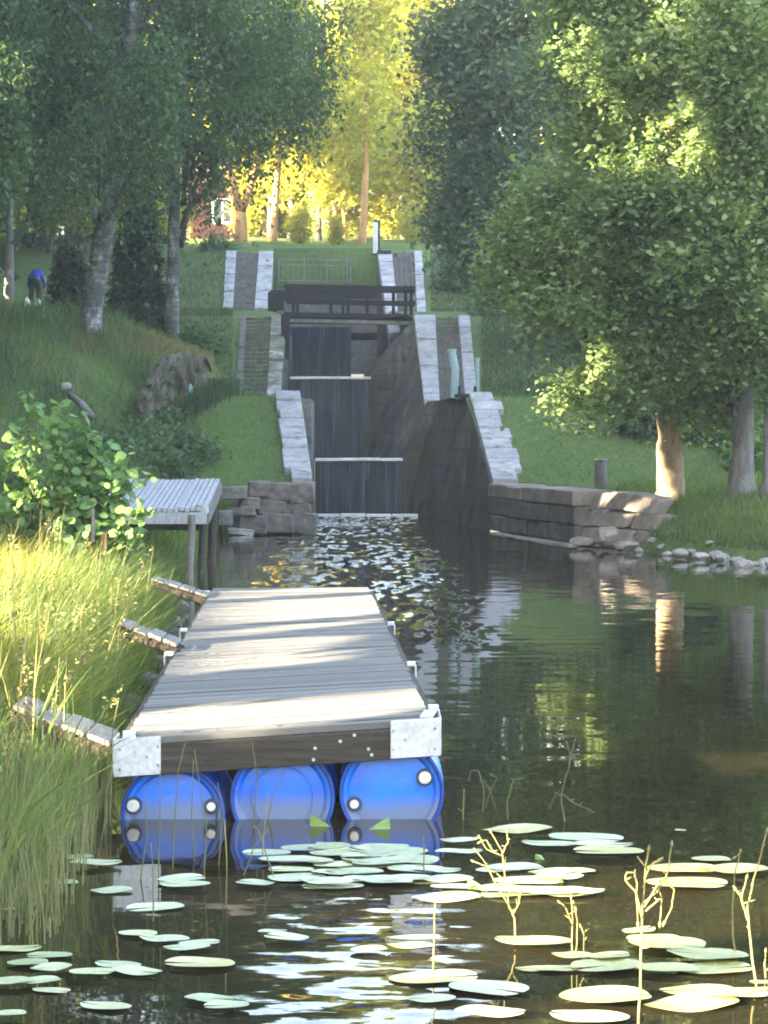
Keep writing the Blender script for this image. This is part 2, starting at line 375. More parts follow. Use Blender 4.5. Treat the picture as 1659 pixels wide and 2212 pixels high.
# ================================================================== terrain
CY_ = [56, 63, 72, 82, 89, 97, 99]; CXs = [.435, 0.0, -.9, -1.12, -2.0, -2.26, -2.3]
def cx(Y): return lerp(Y, CY_, CXs)
def Rz(Y): return lerp(Y, [40, 56, 63, 72, 82, 89, 97, 130, 160, 260], [1.0, 1.08, 3.14, 3.2, 6.12, 6.66, 9.30, 12.6, 15.2, 19])
def shoreL(Y): return lerp(Y, [-30, 8, 14, 20, 27, 38, 50, 55.9], [-1.6, -1.62, -1.9, -2.2, -2.5, -3.1, -3.6, -3.75])
def shoreR(Y): return lerp(Y, [-30, 20, 30, 41, 45, 50, 53.5, 55.9], [10, 9.6, 8.6, 6.25, 4.95, 3.9, 2.75, 2.45])
def nz(x, y, s): return mnoise.noise((x*s, y*s, 3.7))
def hL(X, Y):
    """height of the left bank"""
    if Y < 56:
        s = shoreL(Y)-X
        z = lerp(s, [-1, 0, .35, 1.0, 2.2, 4, 8, 30], [-.8, -.25, .12, .42, .62, .85, 1.3, 3.0])
        z += smooth(28, 54, Y)*lerp(s, [0.3, 1.4, 4, 10, 30], [0, .75, 1.1, 1.6, 2.5])
        z += nz(X, Y, .9)*.08*min(1, max(0, s))
    else:
        z = Rz(Y) if Y < 97 or X > -9 else Rz(Y)
    # the mound with the birches
    foot = -4.1-max(0, 64.2-Y)*.36*(1 if Y > 60 else 1)+max(0, 60-Y)*.26-max(0, Y-66)*.35
    d = foot-X
    if d > 0 and Y > 40:
        steep = smooth(56, 63, Y)
        rise = (1.0*smooth(0, .35, d)*steep + (1-steep)*1.0*smooth(0, 3.2, d)
                + lerp(d, [0, 3, 6, 20], [0, 1.25, 1.5, 2.6]))
        amp = smooth(40, 60, Y)*(1-smooth(72, 82, Y))
        base = lerp(Y, [40, 56, 63, 72, 82, 90, 97, 140], [.6, 1.1, 2.95, 3.15, 5.6, 6.7, 9.2, 13])
        zm = base+rise*max(amp, .35)+nz(X, Y, .6)*.12
        k_ = smooth(40, 46, Y)
        z = z*(1-k_)+max(z if Y < 56 else 0, zm)*k_ if Y < 97 else z
    if Y > 97: z += nz(X, Y, .25)*.25
    return z
def hR(X, Y):
    if Y < 56:
        s = X-shoreR(Y)
        z = lerp(s, [-1, 0, .4, 1.2, 2.4, 4, 8, 30], [-.8, -.25, .20, .62, 1.0, 1.12, 1.4, 3.0])
        z += nz(X, Y, .9)*.07*min(1, max(0, s))
    else:
        z = Rz(Y)
        if Y < 97:
            k_ = smooth(6.5, 12, X); z = z*(1-k_)+lerp(Y, [56, 63, 75, 97], [1.1, 1.9, 4.0, 9.0])*k_
        z += nz(X, Y, .5)*.06
    if Y > 97: z += nz(X, Y, .25)*.25
    return z
def build_bank(name, side):
    ys = list(np.arange(-30, 8, 2.0))+list(np.arange(8, 55.9, .5))+[55.95, 56.0]+list(np.arange(56.5, 97.1, .5))+[98, 99.1, 99.3]+list(np.arange(100.5, 130, 1.5))+list(np.arange(130, 300, 8))
    ss = [0, .15, .3, .45, .6, .8, 1.0, 1.25, 1.5, 1.75, 2.0, 2.25, 2.5, 2.75, 3, 3.3, 3.6, 4, 4.4, 4.8, 5.3, 5.8, 6.4, 7, 7.7, 8.5, 9.5, 11, 13, 15, 18, 22, 28, 36, 50, 80, 140]
    rows = []
    for Y in ys:
        half = 2.05 if Y < 99.2 else 0.0
        if Y < 55.96: e = (shoreL(Y)+.5) if side < 0 else (shoreR(Y)-lerp(Y, [53.8, 55.2], [.5, -.25]))
        else: e = cx(Y)+side*half
        row = []
        for s in ss:
            X = e+side*s
            z = hL(X, Y) if side < 0 else hR(X, Y)
            row.append((X, Y, z))
        if side > 0: pass
        rows.append(row if side > 0 else row[::-1])
    mb = MB(); mb.sheet(rows)
    me = mb.mesh(name, smooth_=True)
    return tag(link(name, me, M['ground']), kind='structure')
build_bank('left_bank', -1); build_bank('right_bank', 1)
# bed of the canal and the water
mb = MB(); mb.sheet([[(-12, -30, -.9), (14, -30, -.9)], [(-12, 70, -.9), (14, 70, -.9)]])
tag(link('canal_bed', mb.mesh('canal_bed'), M['stone_dark']), kind='structure')
mb = MB(); mb.sheet([[(x, y, 0) for x in np.linspace(-12, 14, 14)] for y in np.linspace(-30, 68.7, 30)])
tag(link('canal_water', mb.mesh('canal_water', smooth_=True), M['water']), kind='structure')
# lawn in the opening above the top lock
mb = MB(); mb.sheet([[(x, 98.15+t*.9, 7.9+t*1.75) for x in np.linspace(-4.5, -.1, 8)] for t in np.linspace(0, 1, 5)])
tag(link('upper_lawn', mb.mesh('upper_lawn', smooth_=True), M['ground']), kind='structure')

# ================================================================== leaf clouds
TARGETS = []      # (point, radius, first distance that counts): sun patches that crown leaves are cut away for
def beam(p, r, t0=2.0): TARGETS.append((np.array(p, float), r, t0))
for x in np.arange(-1.75, .31, .2): beam((x, 14.25+(x+1.7)*.22, .50), .44, .4)
for x in np.arange(-1.3, .2, .3):
    for y0, r_ in ((21.0, .03),): beam((x, y0+(x+1.3)*.6, .5), r_)
for x in np.arange(-1.2, -.1, .25): beam((x, 26.4, .5), .16)
for x in np.arange(.3, 2.0, .3):
    for y in np.arange(8.7, 11.8, .35): beam((x, y, .05), .26)
for x in np.arange(-.25, .3, .3):
    for y in (9.0, 9.5, 10.0): beam((x, y, .05), .1)
for x in np.arange(-3.9, -2.5, .35):
    for y in np.arange(16.2, 25.5, .7): beam((x, y, 1.12), .25 if y < 19 else .34, 3)
for x in np.arange(-4.3, -2.6, .4):
    for z in (1.5, 2.1): beam((x, 25.8, z), .22, 3)
for z in np.arange(.7, 3.3, .3): beam((5.62, 49.6, z), .33)
for x in (4.1, 4.6, 5.1): beam((x, 47.6, .8), .15)
for dx, dy, r_ in ((1200, 862, .3), (1235, 885, .3), (1270, 845, .34), (1310, 850, .34), (1350, 830, .34), (1385, 815, .34)): beam(P(dx, dy, 46.6), r_*1.25, 1.2)
for dx, dy, r_ in ((1195, 55, .4), (1225, 90, .45), (1240, 130, .4), (1175, 120, .35), (1310, 215, .3), (1500, 30, .4), (1530, 70, .5), (1320, 250, .3), (1500, 180, .3), (1440, 300, .3),
                   (1600, 300, .5), (1560, 330, .5), (1500, 390, .5), (1620, 380, .5), (1450, 380, .35), (1340, 360, .35), (1260, 330, .3)): beam(P(dx, dy, 45.6), r_*.8, 1.5)
fr = np.random.default_rng(77)
for _ in range(10): beam(P(fr.uniform(1130, 1660), fr.uniform(-20, 620), fr.uniform(44.6, 46)), fr.uniform(.08, .18), 1.2)
for x in np.arange(6.6, 9.0, .4): beam((x, 56.2, 1.15), .16)
beam(G(165, 1555, .35), .25); beam(G(120, 1535, .4), .22); beam(G(220, 1580, .3), .22)
for dx in range(470, 960, 45):
    for dy in range(60, 545, 45):
        beam(P(dx, dy, 121), 1.6, 6.5)
for dy in range(350, 545, 25): beam(P(520, dy, 111.6), .45, 3)
for dx, dy in ((20, 130), (40, 200), (20, 260), (60, 160)): beam(P(dx, dy, 55), .35, 1.5)
TP = np.array([t[0] for t in TARGETS]); TR = np.array([t[1] for t in TARGETS]); TT = np.array([t[2] for t in TARGETS])
def carve(c, pad=.1):  # removes leaves along sun rays to open chosen light corridors
    keep = np.ones(len(c), bool); ctr = c.mean(0); rad = np.sqrt(((c-ctr)**2).sum(1).max())
    for p, r, t0 in zip(TP, TR, TT):
        e = ctr-p; te = e @ SUN; e = e-te*SUN
        if np.sqrt(e @ e) > rad+r or te < -rad: continue
        d = c-p; t = d @ SUN
        q = d-np.outer(t, SUN)
        keep &= ~((t > t0) & ((q*q).sum(1) < (r*1.25+.04)**2))
    return c[keep]

def leaf_quads(c, size, up=.35, aspect=.6, droop=0.0, sizevar=.35):
    n = len(c)
    nrm = rng.normal(size=(n, 3)); nrm[:, 2] = np.abs(nrm[:, 2])+up; nrm /= np.linalg.norm(nrm, axis=1)[:, None]
    a = rng.normal(size=(n, 3)); a[:, 2] -= droop; a -= nrm*(a*nrm).sum(1)[:, None]; a /= np.linalg.norm(a, axis=1)[:, None]+1e-9
    b = np.cross(nrm, a)
    s = size*(1+sizevar*rng.normal(size=n)).clip(.4, 1.9)[:, None]
    V = np.empty((n, 4, 3))
    V[:, 0] = c-a*s*.5; V[:, 1] = c+b*s*.5*aspect-a*s*.06+nrm*s*.06; V[:, 2] = c+a*s*.5; V[:, 3] = c-b*s*.5*aspect-a*s*.06+nrm*s*.06
    return V
def clump_points(clumps, n, sub=.42, per=26, fill=2.0, droop=0.0):
    """clumps: (x,y,z,rx,ry,rz). Leaves gather in twigs spread through each clump's volume."""
    C = np.array(clumps, float); vol = (C[:, 3]*C[:, 4]*C[:, 5])**(2/3.); vol /= vol.sum()
    nt = max(1, n//per); idx = rng.choice(len(C), nt, p=vol)
    d = rng.normal(size=(nt, 3)); d /= np.linalg.norm(d, axis=1)[:, None]
    r = rng.random(nt)**(1/fill)
    tw = C[idx, :3]+d*r[:, None]*C[idx, 3:6]
    pts = np.repeat(tw, per, 0)
    off = rng.normal(size=(len(pts), 3))*sub
    if droop:
        off[:, 2] = -np.abs(rng.normal(size=len(pts)))*sub*droop; off[:, :2] *= .45
    return pts+off
def crown(name, clumps, n, size, mat, parent, sub=.42, per=26, fill=2.2, droop=0.0, up=.35, aspect=.6, do_carve=True, pad=.1, ragged=3):
    if ragged:
        ex = []
        for q in clumps:
            for _ in range(ragged):
                d = rng.normal(size=3); d /= np.linalg.norm(d); f = rng.uniform(.22, .42)
                ex.append((q[0]+d[0]*q[3]*1.05, q[1]+d[1]*q[4]*1.05, q[2]+d[2]*q[5]*1.1-.1, q[3]*f, q[4]*f, q[5]*f))
        clumps = [tuple(q[:3])+(q[3]*.82, q[4]*.82, q[5]*.82) for q in clumps]+ex
    c = clump_points(clumps, n, sub, per, fill, droop)
    if do_carve: c = carve(c, pad)
    V = leaf_quads(c, size, up, aspect, droop)-np.array(parent.location)
    return link(name, quads_mesh(name, V), mat, parent)
def limb_paths(base, top, clumps, n=6, seed=1):
    r_ = np.random.default_rng(seed); out = []
    idx = r_.choice(len(clumps), min(n, len(clumps)), replace=False)
    base = np.asarray(base, float); top = np.asarray(top, float)
    for i in idx:
        c = np.array(clumps[i][:3]); zf = np.clip((c[2]-base[2])/(top[2]-base[2]+1e-6)-.22, .22, .92)
        s = base+(top-base)*zf; m = (s+c)/2+r_.normal(size=3)*.25+np.array([0, 0, .3])
        out.append([s, m, c])
    return out
def trunk_part(parent, pts, rads, mat, clumps=None, limbs=7, seed=1, flare=1.5, n=10, extra=()):
    mb = MB(); pts = [np.asarray(p, float) for p in pts]
    # densify with slight wobble
    P2 = []; R2 = []; r_ = np.random.default_rng(seed)
    for i in range(len(pts)-1):
        k = 5
        for j in range(k):
            t = j/k; P2.append(pts[i]*(1-t)+pts[i+1]*t+r_.normal(size=3)*rads[i]*.05*np.array([1, 1, .3])); R2.append((rads[i]*(1-t)+rads[i+1]*t)*(1+r_.normal()*.022))
    P2.append(pts[-1]); R2.append(rads[-1]); R2[0] *= flare; R2[1] *= 1+(flare-1)*.35
    P2[0] = P2[0]-np.array([0, 0, .25])
    mb.tube(P2, R2, n)
    if clumps is not None:
        for pth in limb_paths(pts[0], pts[-1], clumps, limbs, seed): mb.tube(pth, [rads[-1]*.9+.03, rads[-1]*.5+.02, .012], 5)
    for pth, rr in extra: mb.tube(pth, rr, 8)
    return part('trunk', mb, mat, parent, sm=True)

# ================================================================== the lock staircase
def quad_strip_slab(mb, inner, outer, thick):
    """inner/outer: lists of top points along the ramp; makes a solid slab"""
    n = len(inner)
    for i in range(n-1):
        a, b, c, d = [np.array(q, float) for q in (inner[i], outer[i], outer[i+1], inner[i+1])]
        dn = np.array([0, 0, -thick])
        mb.hexa([a+dn, b+dn, c+dn, d+dn], [a, b, c, d])
def coping(name, Y0, Y1, xi0, xi1, w0, w1, z0, z1, side, root, mat, n=7, thick=.5, ragged=0.0, label=None):
    """a row of coping stones; xi = inner edge x, w = width, side = +1 to the right"""
    mb = MB(); r_ = np.random.default_rng(int(abs(Y0*10+xi0*7)))
    ts = np.linspace(0, 1, n+1)
    for i in range(n):
        t0, t1 = ts[i]+.004, ts[i+1]-.004
        ex = ragged*r_.random(); lift = r_.normal()*.012
        pts = []
        for t, o in ((t0, 0), (t0, 1), (t1, 1), (t1, 0)):
            Y = Y0+(Y1-Y0)*t; X = xi0+(xi1-xi0)*t; w = (w0+(w1-w0)*t)+ex; z = z0+(z1-z0)*t+lift
            pts.append(np.array([X+side*w*o, Y, z]))
        if side < 0: pts = [pts[1], pts[0], pts[3], pts[2]]
        dn = np.array([0, 0, -thick]); mb.hexa([p+dn for p in pts], pts)
    return part(name, mb, mat, root, label, bev=.025)
def stairs(name, Y0, Y1, xa0, xb0, xa1, xb1, z0, z1, root, mat, n=16):
    """stepped stone flight from (Y0,z0) up to (Y1,z1) between two edges"""
    mb = MB()
    for i in range(n):
        t0, t1 = i/n, (i+1)/n
        ya, yb = Y0+(Y1-Y0)*t0, Y0+(Y1-Y0)*t1; zt = z0+(z1-z0)*t1-.07
        a0, b0 = xa0+(xa1-xa0)*t0, xb0+(xb1-xb0)*t0; a1, b1 = xa0+(xa1-xa0)*t1, xb0+(xb1-xb0)*t1
        m = 4
        for j in range(m):      # each step is a row of stones
            u0, u1 = j/m+.01, (j+1)/m-.01; dz = rng.normal()*.02
            c = [(a0+(b0-a0)*u0, ya), (a0+(b0-a0)*u1, ya), (a1+(b1-a1)*u1, yb-.002), (a1+(b1-a1)*u0, yb-.002)]
            mb.hexa([(x, y, zt-.6) for x, y in c], [(x, y, zt+dz) for x, y in c])
    return part(name, mb, mat, root)
def xat(dx, Y): return (dx-CX)/FPX*Y
def ramp(label, side, Y0, Y1, z0, z1, inn, out, mats, cw, ow, ragged=0.0, has_out=True, n=7):
    """inn=(d px bottom, d px top) inner edge, out likewise for the outer edge"""
    xi0, xi1 = xat(inn[0], Y0), xat(inn[1], Y1); xo0, xo1 = xat(out[0], Y0), xat(out[1], Y1)
    t = thing('stone_ramp', label, 'stone ramp', ((xi0+xo0)/2, Y0, z0))
    coping('inner_coping', Y0, Y1, xi0, xi1, cw[0], cw[1], z0+.06, z1+.06, side, t, mats[0], n, ragged=ragged)
    if has_out:
        a0, a1 = xi0+side*cw[0], xi1+side*cw[1]
        b0, b1 = xo0-side*ow[0], xo1-side*ow[1]
        l0, l1, r0, r1 = (a0, a1, b0, b1) if side > 0 else (b0, b1, a0, a1)
        stairs('steps', Y0, Y1, l0, r0, l1, r1, z0, z1, t, mats[1], 20)
        coping('outer_coping', Y0, Y1, b0, b1, ow[0], ow[1], z0+.05, z1+.05, side, t, mats[2], n)
    return t
ramp('pale granite coping ramp on the left above the heap of quay boulders', -1, 55.9, 63.0, 1.14, 3.26, (675, 648), (635, 605), (M['stone'],), (.46, .56), (0, 0), .14, False, 9)
ramp('pale granite coping ramp on the right with stepped ragged lawn edge', 1, 55.9, 63.0, 1.14, 3.24, (1064, 1013), (1120, 1060), (M['stone'],), (.55, .50), (0, 0), .28, False, 9)
ramp('dark rubble steps with mossy coping left of the upper waterfall', -1, 72, 82, 3.25, 6.12, (606, 617), (508, 520), (M['stone_moss'], M['stone_dark'], M['stone_dark']), (.40, .46), (.2, .2))
ramp('grey cobbled ramp with wide pale coping right of the lock, behind teal posts', 1, 70.6, 82, 2.9, 6.12, (918, 894), (1034, 1014), (M['stone'], M['stone_grey'], M['stone']), (.43, .70), (.36, .38))
ramp('cobbled ramp between two white copings at top left of the lock', -1, 89, 97, 6.70, 9.36, (584, 591), (482, 489), (M['white_paint'] if False else M['stone'], M['stone_grey'], M['stone']), (.56, .56), (.36, .40))
ramp('cobbled ramp with white inner coping at top right beyond the footbridge', 1, 84.3, 97, 5.35, 9.36, (842, 815), (925, 911), (M['stone'], M['stone_grey'], M['stone']), (.38, .56), (.34, .30))

# right lock wall
t = thing('lock_wall', 'dark streaked battered stone wall along the right side of the lock', 'lock wall', (2.4, 56, 0))
TOP = [(55.9, 2.38, 1.04), (63.5, 2.15, 3.12), (70.6, 1.18, 2.85), (82, .99, 6.06), (84, .95, 6.06)]
BOT = [(55.9, 2.38, -.5), (62, 1.72, -.5), (67.6, 1.00, -.5), (68.9, .50, -.5), (69.1, .47, 1.3), (79.9, -.62, 1.4), (80.1, -.66, 3.8), (87, -1.2, 3.9)]
def pl(poly, Y): return np.array([lerp(Y, [p[0] for p in poly], [p[1] for p in poly]), Y, lerp(Y, [p[0] for p in poly], [p[2] for p in poly])])
rows = []
for Y in np.concatenate([np.linspace(55.9, 68.9, 27), np.linspace(69.1, 84, 31)]):
    a, b = pl(BOT, Y), pl(TOP, Y)
    if 63.5 < Y < 70.6: b[2] = max(b[2], 3.12)
    row = []
    for u in np.linspace(0, 1, 13):
        q = a*(1-u)+b*u; e = (mnoise.noise((Y*1.3, q[2]*1.7, 0))*.05) if 0 < u < 1 else 0
        q[0] = a[0]+(b[0]-a[0])*u**1.1+e; row.append(q)
    rows.append(row)
mb = MB(); mb.sheet([r[::-1] for r in rows]); part('inner_face', mb, M['wall_wet'], t, sm=False)
mb = MB()
mb.hexa([(.2, 84.02, -.5), (1.6, 84.02, -.5), (1.6, 84.9, -.5), (.2, 84.9, -.5)], [(.2, 84.02, 5.3), (1.6, 84.02, 5.3), (1.6, 84.9, 5.9), (.2, 84.9, 5.7)])
mb.sheet([[(lerp(Y, [84.2, 89, 97.6], [.21, .02, -.27])-.004, Y, z) for z in np.linspace(lerp(Y, [84.2, 89, 97.6], [5.1, 6.5, 9.2]), 2.5, 5)] for Y in np.linspace(84.2, 97.6, 9)])
part('upper_face', mb, M['wall_wet'], t)
mb = MB()     # a vertical buttress strip following the wall face
for Ya, Yb in ((61.2, 62.2),):
    gr = []
    for Y, o in ((Yb, 0.0), (Yb, .07), (Ya, .07), (Ya, 0.0)):
        a, b = pl(BOT, Y), pl(TOP, Y); gr.append([(a[0]+(b[0]-a[0])*u**1.1-o-.02, Y, a[2]+(b[2]-a[2])*u) for u in np.linspace(0, .9, 8)])
    mb.sheet(gr)
part('buttress', mb, M['wall_wet'], t)
# terrace slab between ramps, right and left
mb = MB(); mb.hexa([(2.16, 63.6, 2.9), (3.2, 63.6, 2.9), (3.0, 70.7, 2.9), (1.22, 70.7, 2.9)], [(2.16, 63.6, 3.16), (3.2, 63.6, 3.16), (3.0, 70.7, 3.16), (1.22, 70.7, 3.16)])
part('terrace', mb, M['stone_grey'], t)
# left wall
t = thing('lock_wall', 'dark stone wall along the left side of the lock beside the weirs', 'lock wall', (-2.0, 56, 0))
mb = MB()
mb.hexa([(-3.3, 63.7, -.5), (-1.83, 63.7, -.5), (-1.95, 70, -.5), (-3.3, 70, -.5)], [(-3.3, 63.7, 3.12), (-1.83, 63.7, 3.12), (-1.95, 70, 3.12), (-3.3, 70, 3.12)])
part('pier', mb, M['stone_grey'], t, bev=.03)
mb = MB()
mb.hexa([(-3.2, 56.02, -.5), (-1.62, 56.02, -.5), (-2.1, 63.5, -.5), (-3.4, 63.5, -.5)], [(-3.2, 56.02, .58), (-1.62, 56.02, .58), (-2.1, 63.5, 2.6), (-3.4, 63.5, 2.6)])
mb.hexa([(-4.2, 70.2, -.5), (-3.0, 70.2, -.5), (-3.02, 82.4, -.5), (-4.4, 82.4, -.5)], [(-4.2, 72, 2.7), (-3.0, 72, 2.7), (-3.02, 82.4, 5.55), (-4.4, 82.4, 5.55)])
mb.hexa([(-5.0, 82.5, 0), (-3.10, 82.5, 0), (-3.95, 89, 0), (-5.0, 89, 0)], [(-5.0, 82.5, 6.08), (-3.10, 82.5, 6.08), (-3.95, 89, 6.6), (-5.0, 89, 6.6)])
mb.hexa([(-5.0, 89.02, 0), (-4.07, 89.02, 0), (-4.29, 97.4, 0), (-5.0, 97.4, 0)], [(-5.0, 89.02, 6.2), (-4.07, 89.02, 6.2), (-4.29, 97.4, 8.8), (-5.0, 97.4, 8.8)])
part('wall_face', mb, M['wall_wet'], t)
mb = MB(); mb.box((-3.12, 79.2, 3.4), (.26, .3, 5.3)); mb.box((-3.95, 88.6, 6.75), (.3, .3, 1.1)); part('gate_post', mb, M['wood_dark'], t)

# three weirs with water running down them
def weir(label, Y, xl, xr, z0, z1, sill=True):
    t = thing('weir', label, 'weir', ((xl+xr)/2, Y, z0))
    rows = []
    for u in np.linspace(0, 1, 14):
        rows.append([(x, Y+.35*(u-1)*-1*0+.04*mnoise.noise((x*4, u*2, Y)), z0+(z1-z0)*u) for x in np.linspace(xl, xr, 40)])
    mb = MB(); mb.sheet(rows); part('falling_water', mb, M['fall'], t, sm=True)
    mb = MB(); mb.box(((xl+xr)/2, Y+.26, (z0+z1)/2-.03), (xr-xl, .3, z1-z0-.06)); part('dam_wall', mb, M['wall_wet'], t)
    if sill:
        mb = MB(); xs_ = np.linspace(xl, xr+.04, 5)
        for a, b in zip(xs_[:-1], xs_[1:]): mb.box(((a+b)/2, Y+.05, z1+.035+rng.normal()*.004), (b-a-.006, .34, .085))
        part('crest', mb, M['sill'], t, bev=.015)
    return t
weir('lowest dark waterfall of the lock, between two bright crests', 69.0, -1.9, .48, -.3, 1.50)
weir('middle dark waterfall of the lock, below the second bright crest', 80.0, -3.05, -.46, 1.45, 4.02)
weir('uppermost dark waterfall of the lock, under the footbridge', 87.0, -3.6, -1.15, 3.9, 6.0, False)
mb = MB()
for a, b in ((-1.88, -1.2), (-1.19, -.5), (-.49, .2), (.21, .93)): mb.box(((a+b)/2, 67.9, .0+rng.normal()*.006), (b-a-.01, .34, .13))
single('concrete_sill', mb, M['sill'], 'bright concrete sill lying at the waterline below the lowest waterfall', 'sill', bev=.02)
for nm, xl, xr, Ya, Yb, z in (('lock_water', -3.0, .45, 69.2, 80, 1.50), ('lock_water', -3.4, -.5, 80.2, 87, 4.02)):
    mb = MB(); mb.sheet([[(xl, Ya, z), (xr, Ya, z)], [(xl, Yb, z), (xr-.9, Yb, z)]]); tag(link(nm, mb.mesh(nm), M['water']), kind='structure')
t = thing('dam_wall', 'grey concrete wall closing the top of the lock under the railing', 'dam', (-2.2, 97.7, 5))
mb = MB(); mb.box((-2.2, 97.9, 6.3), (4.3, .5, 3.3)); part('wall_face', mb, M['stone_grey'], t)
mb = MB(); mb.box((-2.2, 90.5, 5.95), (3.9, 6.6, .3)); part('apron', mb, M['stone_grey'], t)

# footbridge
YB = 83.2
t = thing('footbridge', 'black timber footbridge with railings crossing over the lock', 'footbridge', (-1.1, YB, 6.0))
def pz(dy, Y): return P(829, dy, Y)[2]
xl, xr = xat(613, YB), xat(893, YB)
mb = MB(); mb.box(((xl+xr)/2, YB+.7, pz(690, YB)-.02), (xr-xl, 1.35, .16), ry=.012); part('deck', mb, M['wood_dark'], t)
mb = MB(); mb.box(((xl+xr)/2, YB-.06, pz(694, YB)-.02), (xr-xl-.15, .14, .12), ry=.02); part('edge_beam', mb, M['wood_log'], t, 'pale weathered edge beam')
for Yr, k_ in ((YB, 0), (YB+1.35, 1)):
    for nm, dy, hh in (('top_rail', 621, .15), ('middle_rail', 651, .10), ('bottom_rail', 681, .13)):
        z = pz(dy, YB)
        mb = MB(); mb.box(((xl+xr)/2+.04, Yr+.001*k_, z), (xr-xl+.05, .10, hh), ry=.02); part(nm, mb, M['wood_dark'], t)
    for dx in (634, 715, 752, 793, 876, 888) if k_ == 0 else (640, 740, 850):
        x = xat(dx, YB); mb = MB(); mb.box((x, Yr+.09*(1-2*k_), (pz(617, YB)+pz(692, YB))/2), (.11, .08, pz(617, YB)-pz(692, YB))); part('post', mb, M['wood_dark'], t)
single('timber_beam', MB().box((xat(700, 88.5), 88.3, pz(637, 88.5)), (xat(815, 88.5)-xat(585, 88.5), .3, .3)).box((xat(604, 88.5), 88.3, pz(655, 88.5)), (.35, .29, .5)), M['wood_dark'], 'heavy dark lock beam lying across the lock behind the footbridge', 'beam')

# railing above the top lock
t = thing('railing', 'thin grey metal railing in front of the lawn at the top of the lock', 'railing', (-2.0, 98, 8))
YRl = 97.9
for dy in (560, 572, 606):
    mb = MB(); mb.tube([P(600, dy, YRl), P(758, dy+2, YRl)], .022, 6); part('rail', mb, M['metal_grey'], t)
for dx in (602, 657, 706, 750, 757):
    mb = MB(); mb.tube([P(dx, 555 if dx in (657, 750) else 561, YRl), P(dx, 612, YRl)], .03, 6); part('post', mb, M['metal_grey'], t)
for dx in range(610, 750, 12):
    mb = MB(); mb.tube([P(dx, 572, YRl), P(dx, 606, YRl)], .008, 4); part('bar', mb, M['metal_grey'], t)
# winch column beside it
t = thing('sluice_column', 'grey upright sluice column with black back beside the top coping', 'sluice gear', P(811, 552, 97.6))
mb = MB(); a = P(811, 515, 97.6); mb.box(a, (.19, .2, 1.25)); part('column', mb, M['galv'], t, bev=.01)
mb = MB(); mb.box(P(818, 515, 97.75), (.10, .14, 1.3)); mb.box(P(814, 478, 97.7), (.26, .24, .08)); part('back_plate', mb, M['black'], t)
single('iron_plate', MB().box(P(830, 546, 96.6), (.56, .5, .14)).box(P(812, 549, 96.6), (.3, .2, .06)), M['black'], 'black iron block on the white coping beside the sluice column', 'block')
# teal posts
t = thing('teal_post', 'broad pale teal post standing on the cobbles right of the lock', 'post', P(977, 866, 70.2))
mb = MB(); mb.tube([P(980, 866, 70.2), P(983, 800, 70.2), P(978, 775, 70.2), P(976, 756, 70.2)], [.115, .12, .12, .10], 8); part('shaft', mb, M['teal'], t)
mb = MB(); mb.tube([P(976, 760, 70.2), P(976, 754, 70.2)], [.13, .13], 8); part('cap', mb, M['teal'], t)
t = thing('teal_post', 'thin pale teal post at the outer edge of the cobbled ramp', 'post', P(1031, 866, 70.2))
mb = MB(); mb.tube([P(1032, 862, 70.2), P(1031, 776, 70.2)], [.055, .06], 8); part('shaft', mb, M['teal'], t)
mb = MB(); mb.tube([P(1031, 778, 70.2), P(1031, 773, 70.2)], [.07, .07], 8); part('cap', mb, M['teal'], t)
single('low_gate_beam', MB().box(P(1008, 857, 70.0), (.66, .2, .14)).box(P(992, 846, 70.02), (.07, .16, .3)).box(P(1026, 846, 70.02), (.07, .16, .3)), M['wood_dark'], 'dark low timber between the two teal posts', 'beam')
single('bench', MB().box(P(1193, 861, 64.5), (.56, .3, .06)).box(P(1178, 866, 64.5), (.06, .26, .14)).box(P(1208, 866, 64.5), (.06, .26, .14)), M['wood_dark'], 'low dark plank bench on the terrace edge behind the overhanging lit branch', 'bench')
single('stone_post', MB().tube([P(1174, 722, 82.5), P(1174, 668, 82.5)], [.17, .15], 8), M['bark_grey'], 'short grey stone post on the grass bank under the right hand trees', 'post')
a = P(1298, 1047, 55); mb = MB(); mb.tube([a-[0, 0, .3], a+[0, 0, .5], a+[0, 0, .54], a+[0, 0, .57]], [.15, .14, .16, .13], 12)
single('mooring_bollard', mb, M['stone_grey'], 'weathered round mooring bollard on the lawn left of the lit tree trunk', 'bollard', sm=False)
t = thing('teal_post', 'leaning teal pole at the foot of the left rock outcrop', 'post', P(405, 850, 63))
mb = MB(); mb.tube([P(410, 856, 62.6), P(402, 815, 62.6), P(399, 782, 62.6)], [.10, .11, .10], 8); part('shaft', mb, M['teal'], t)

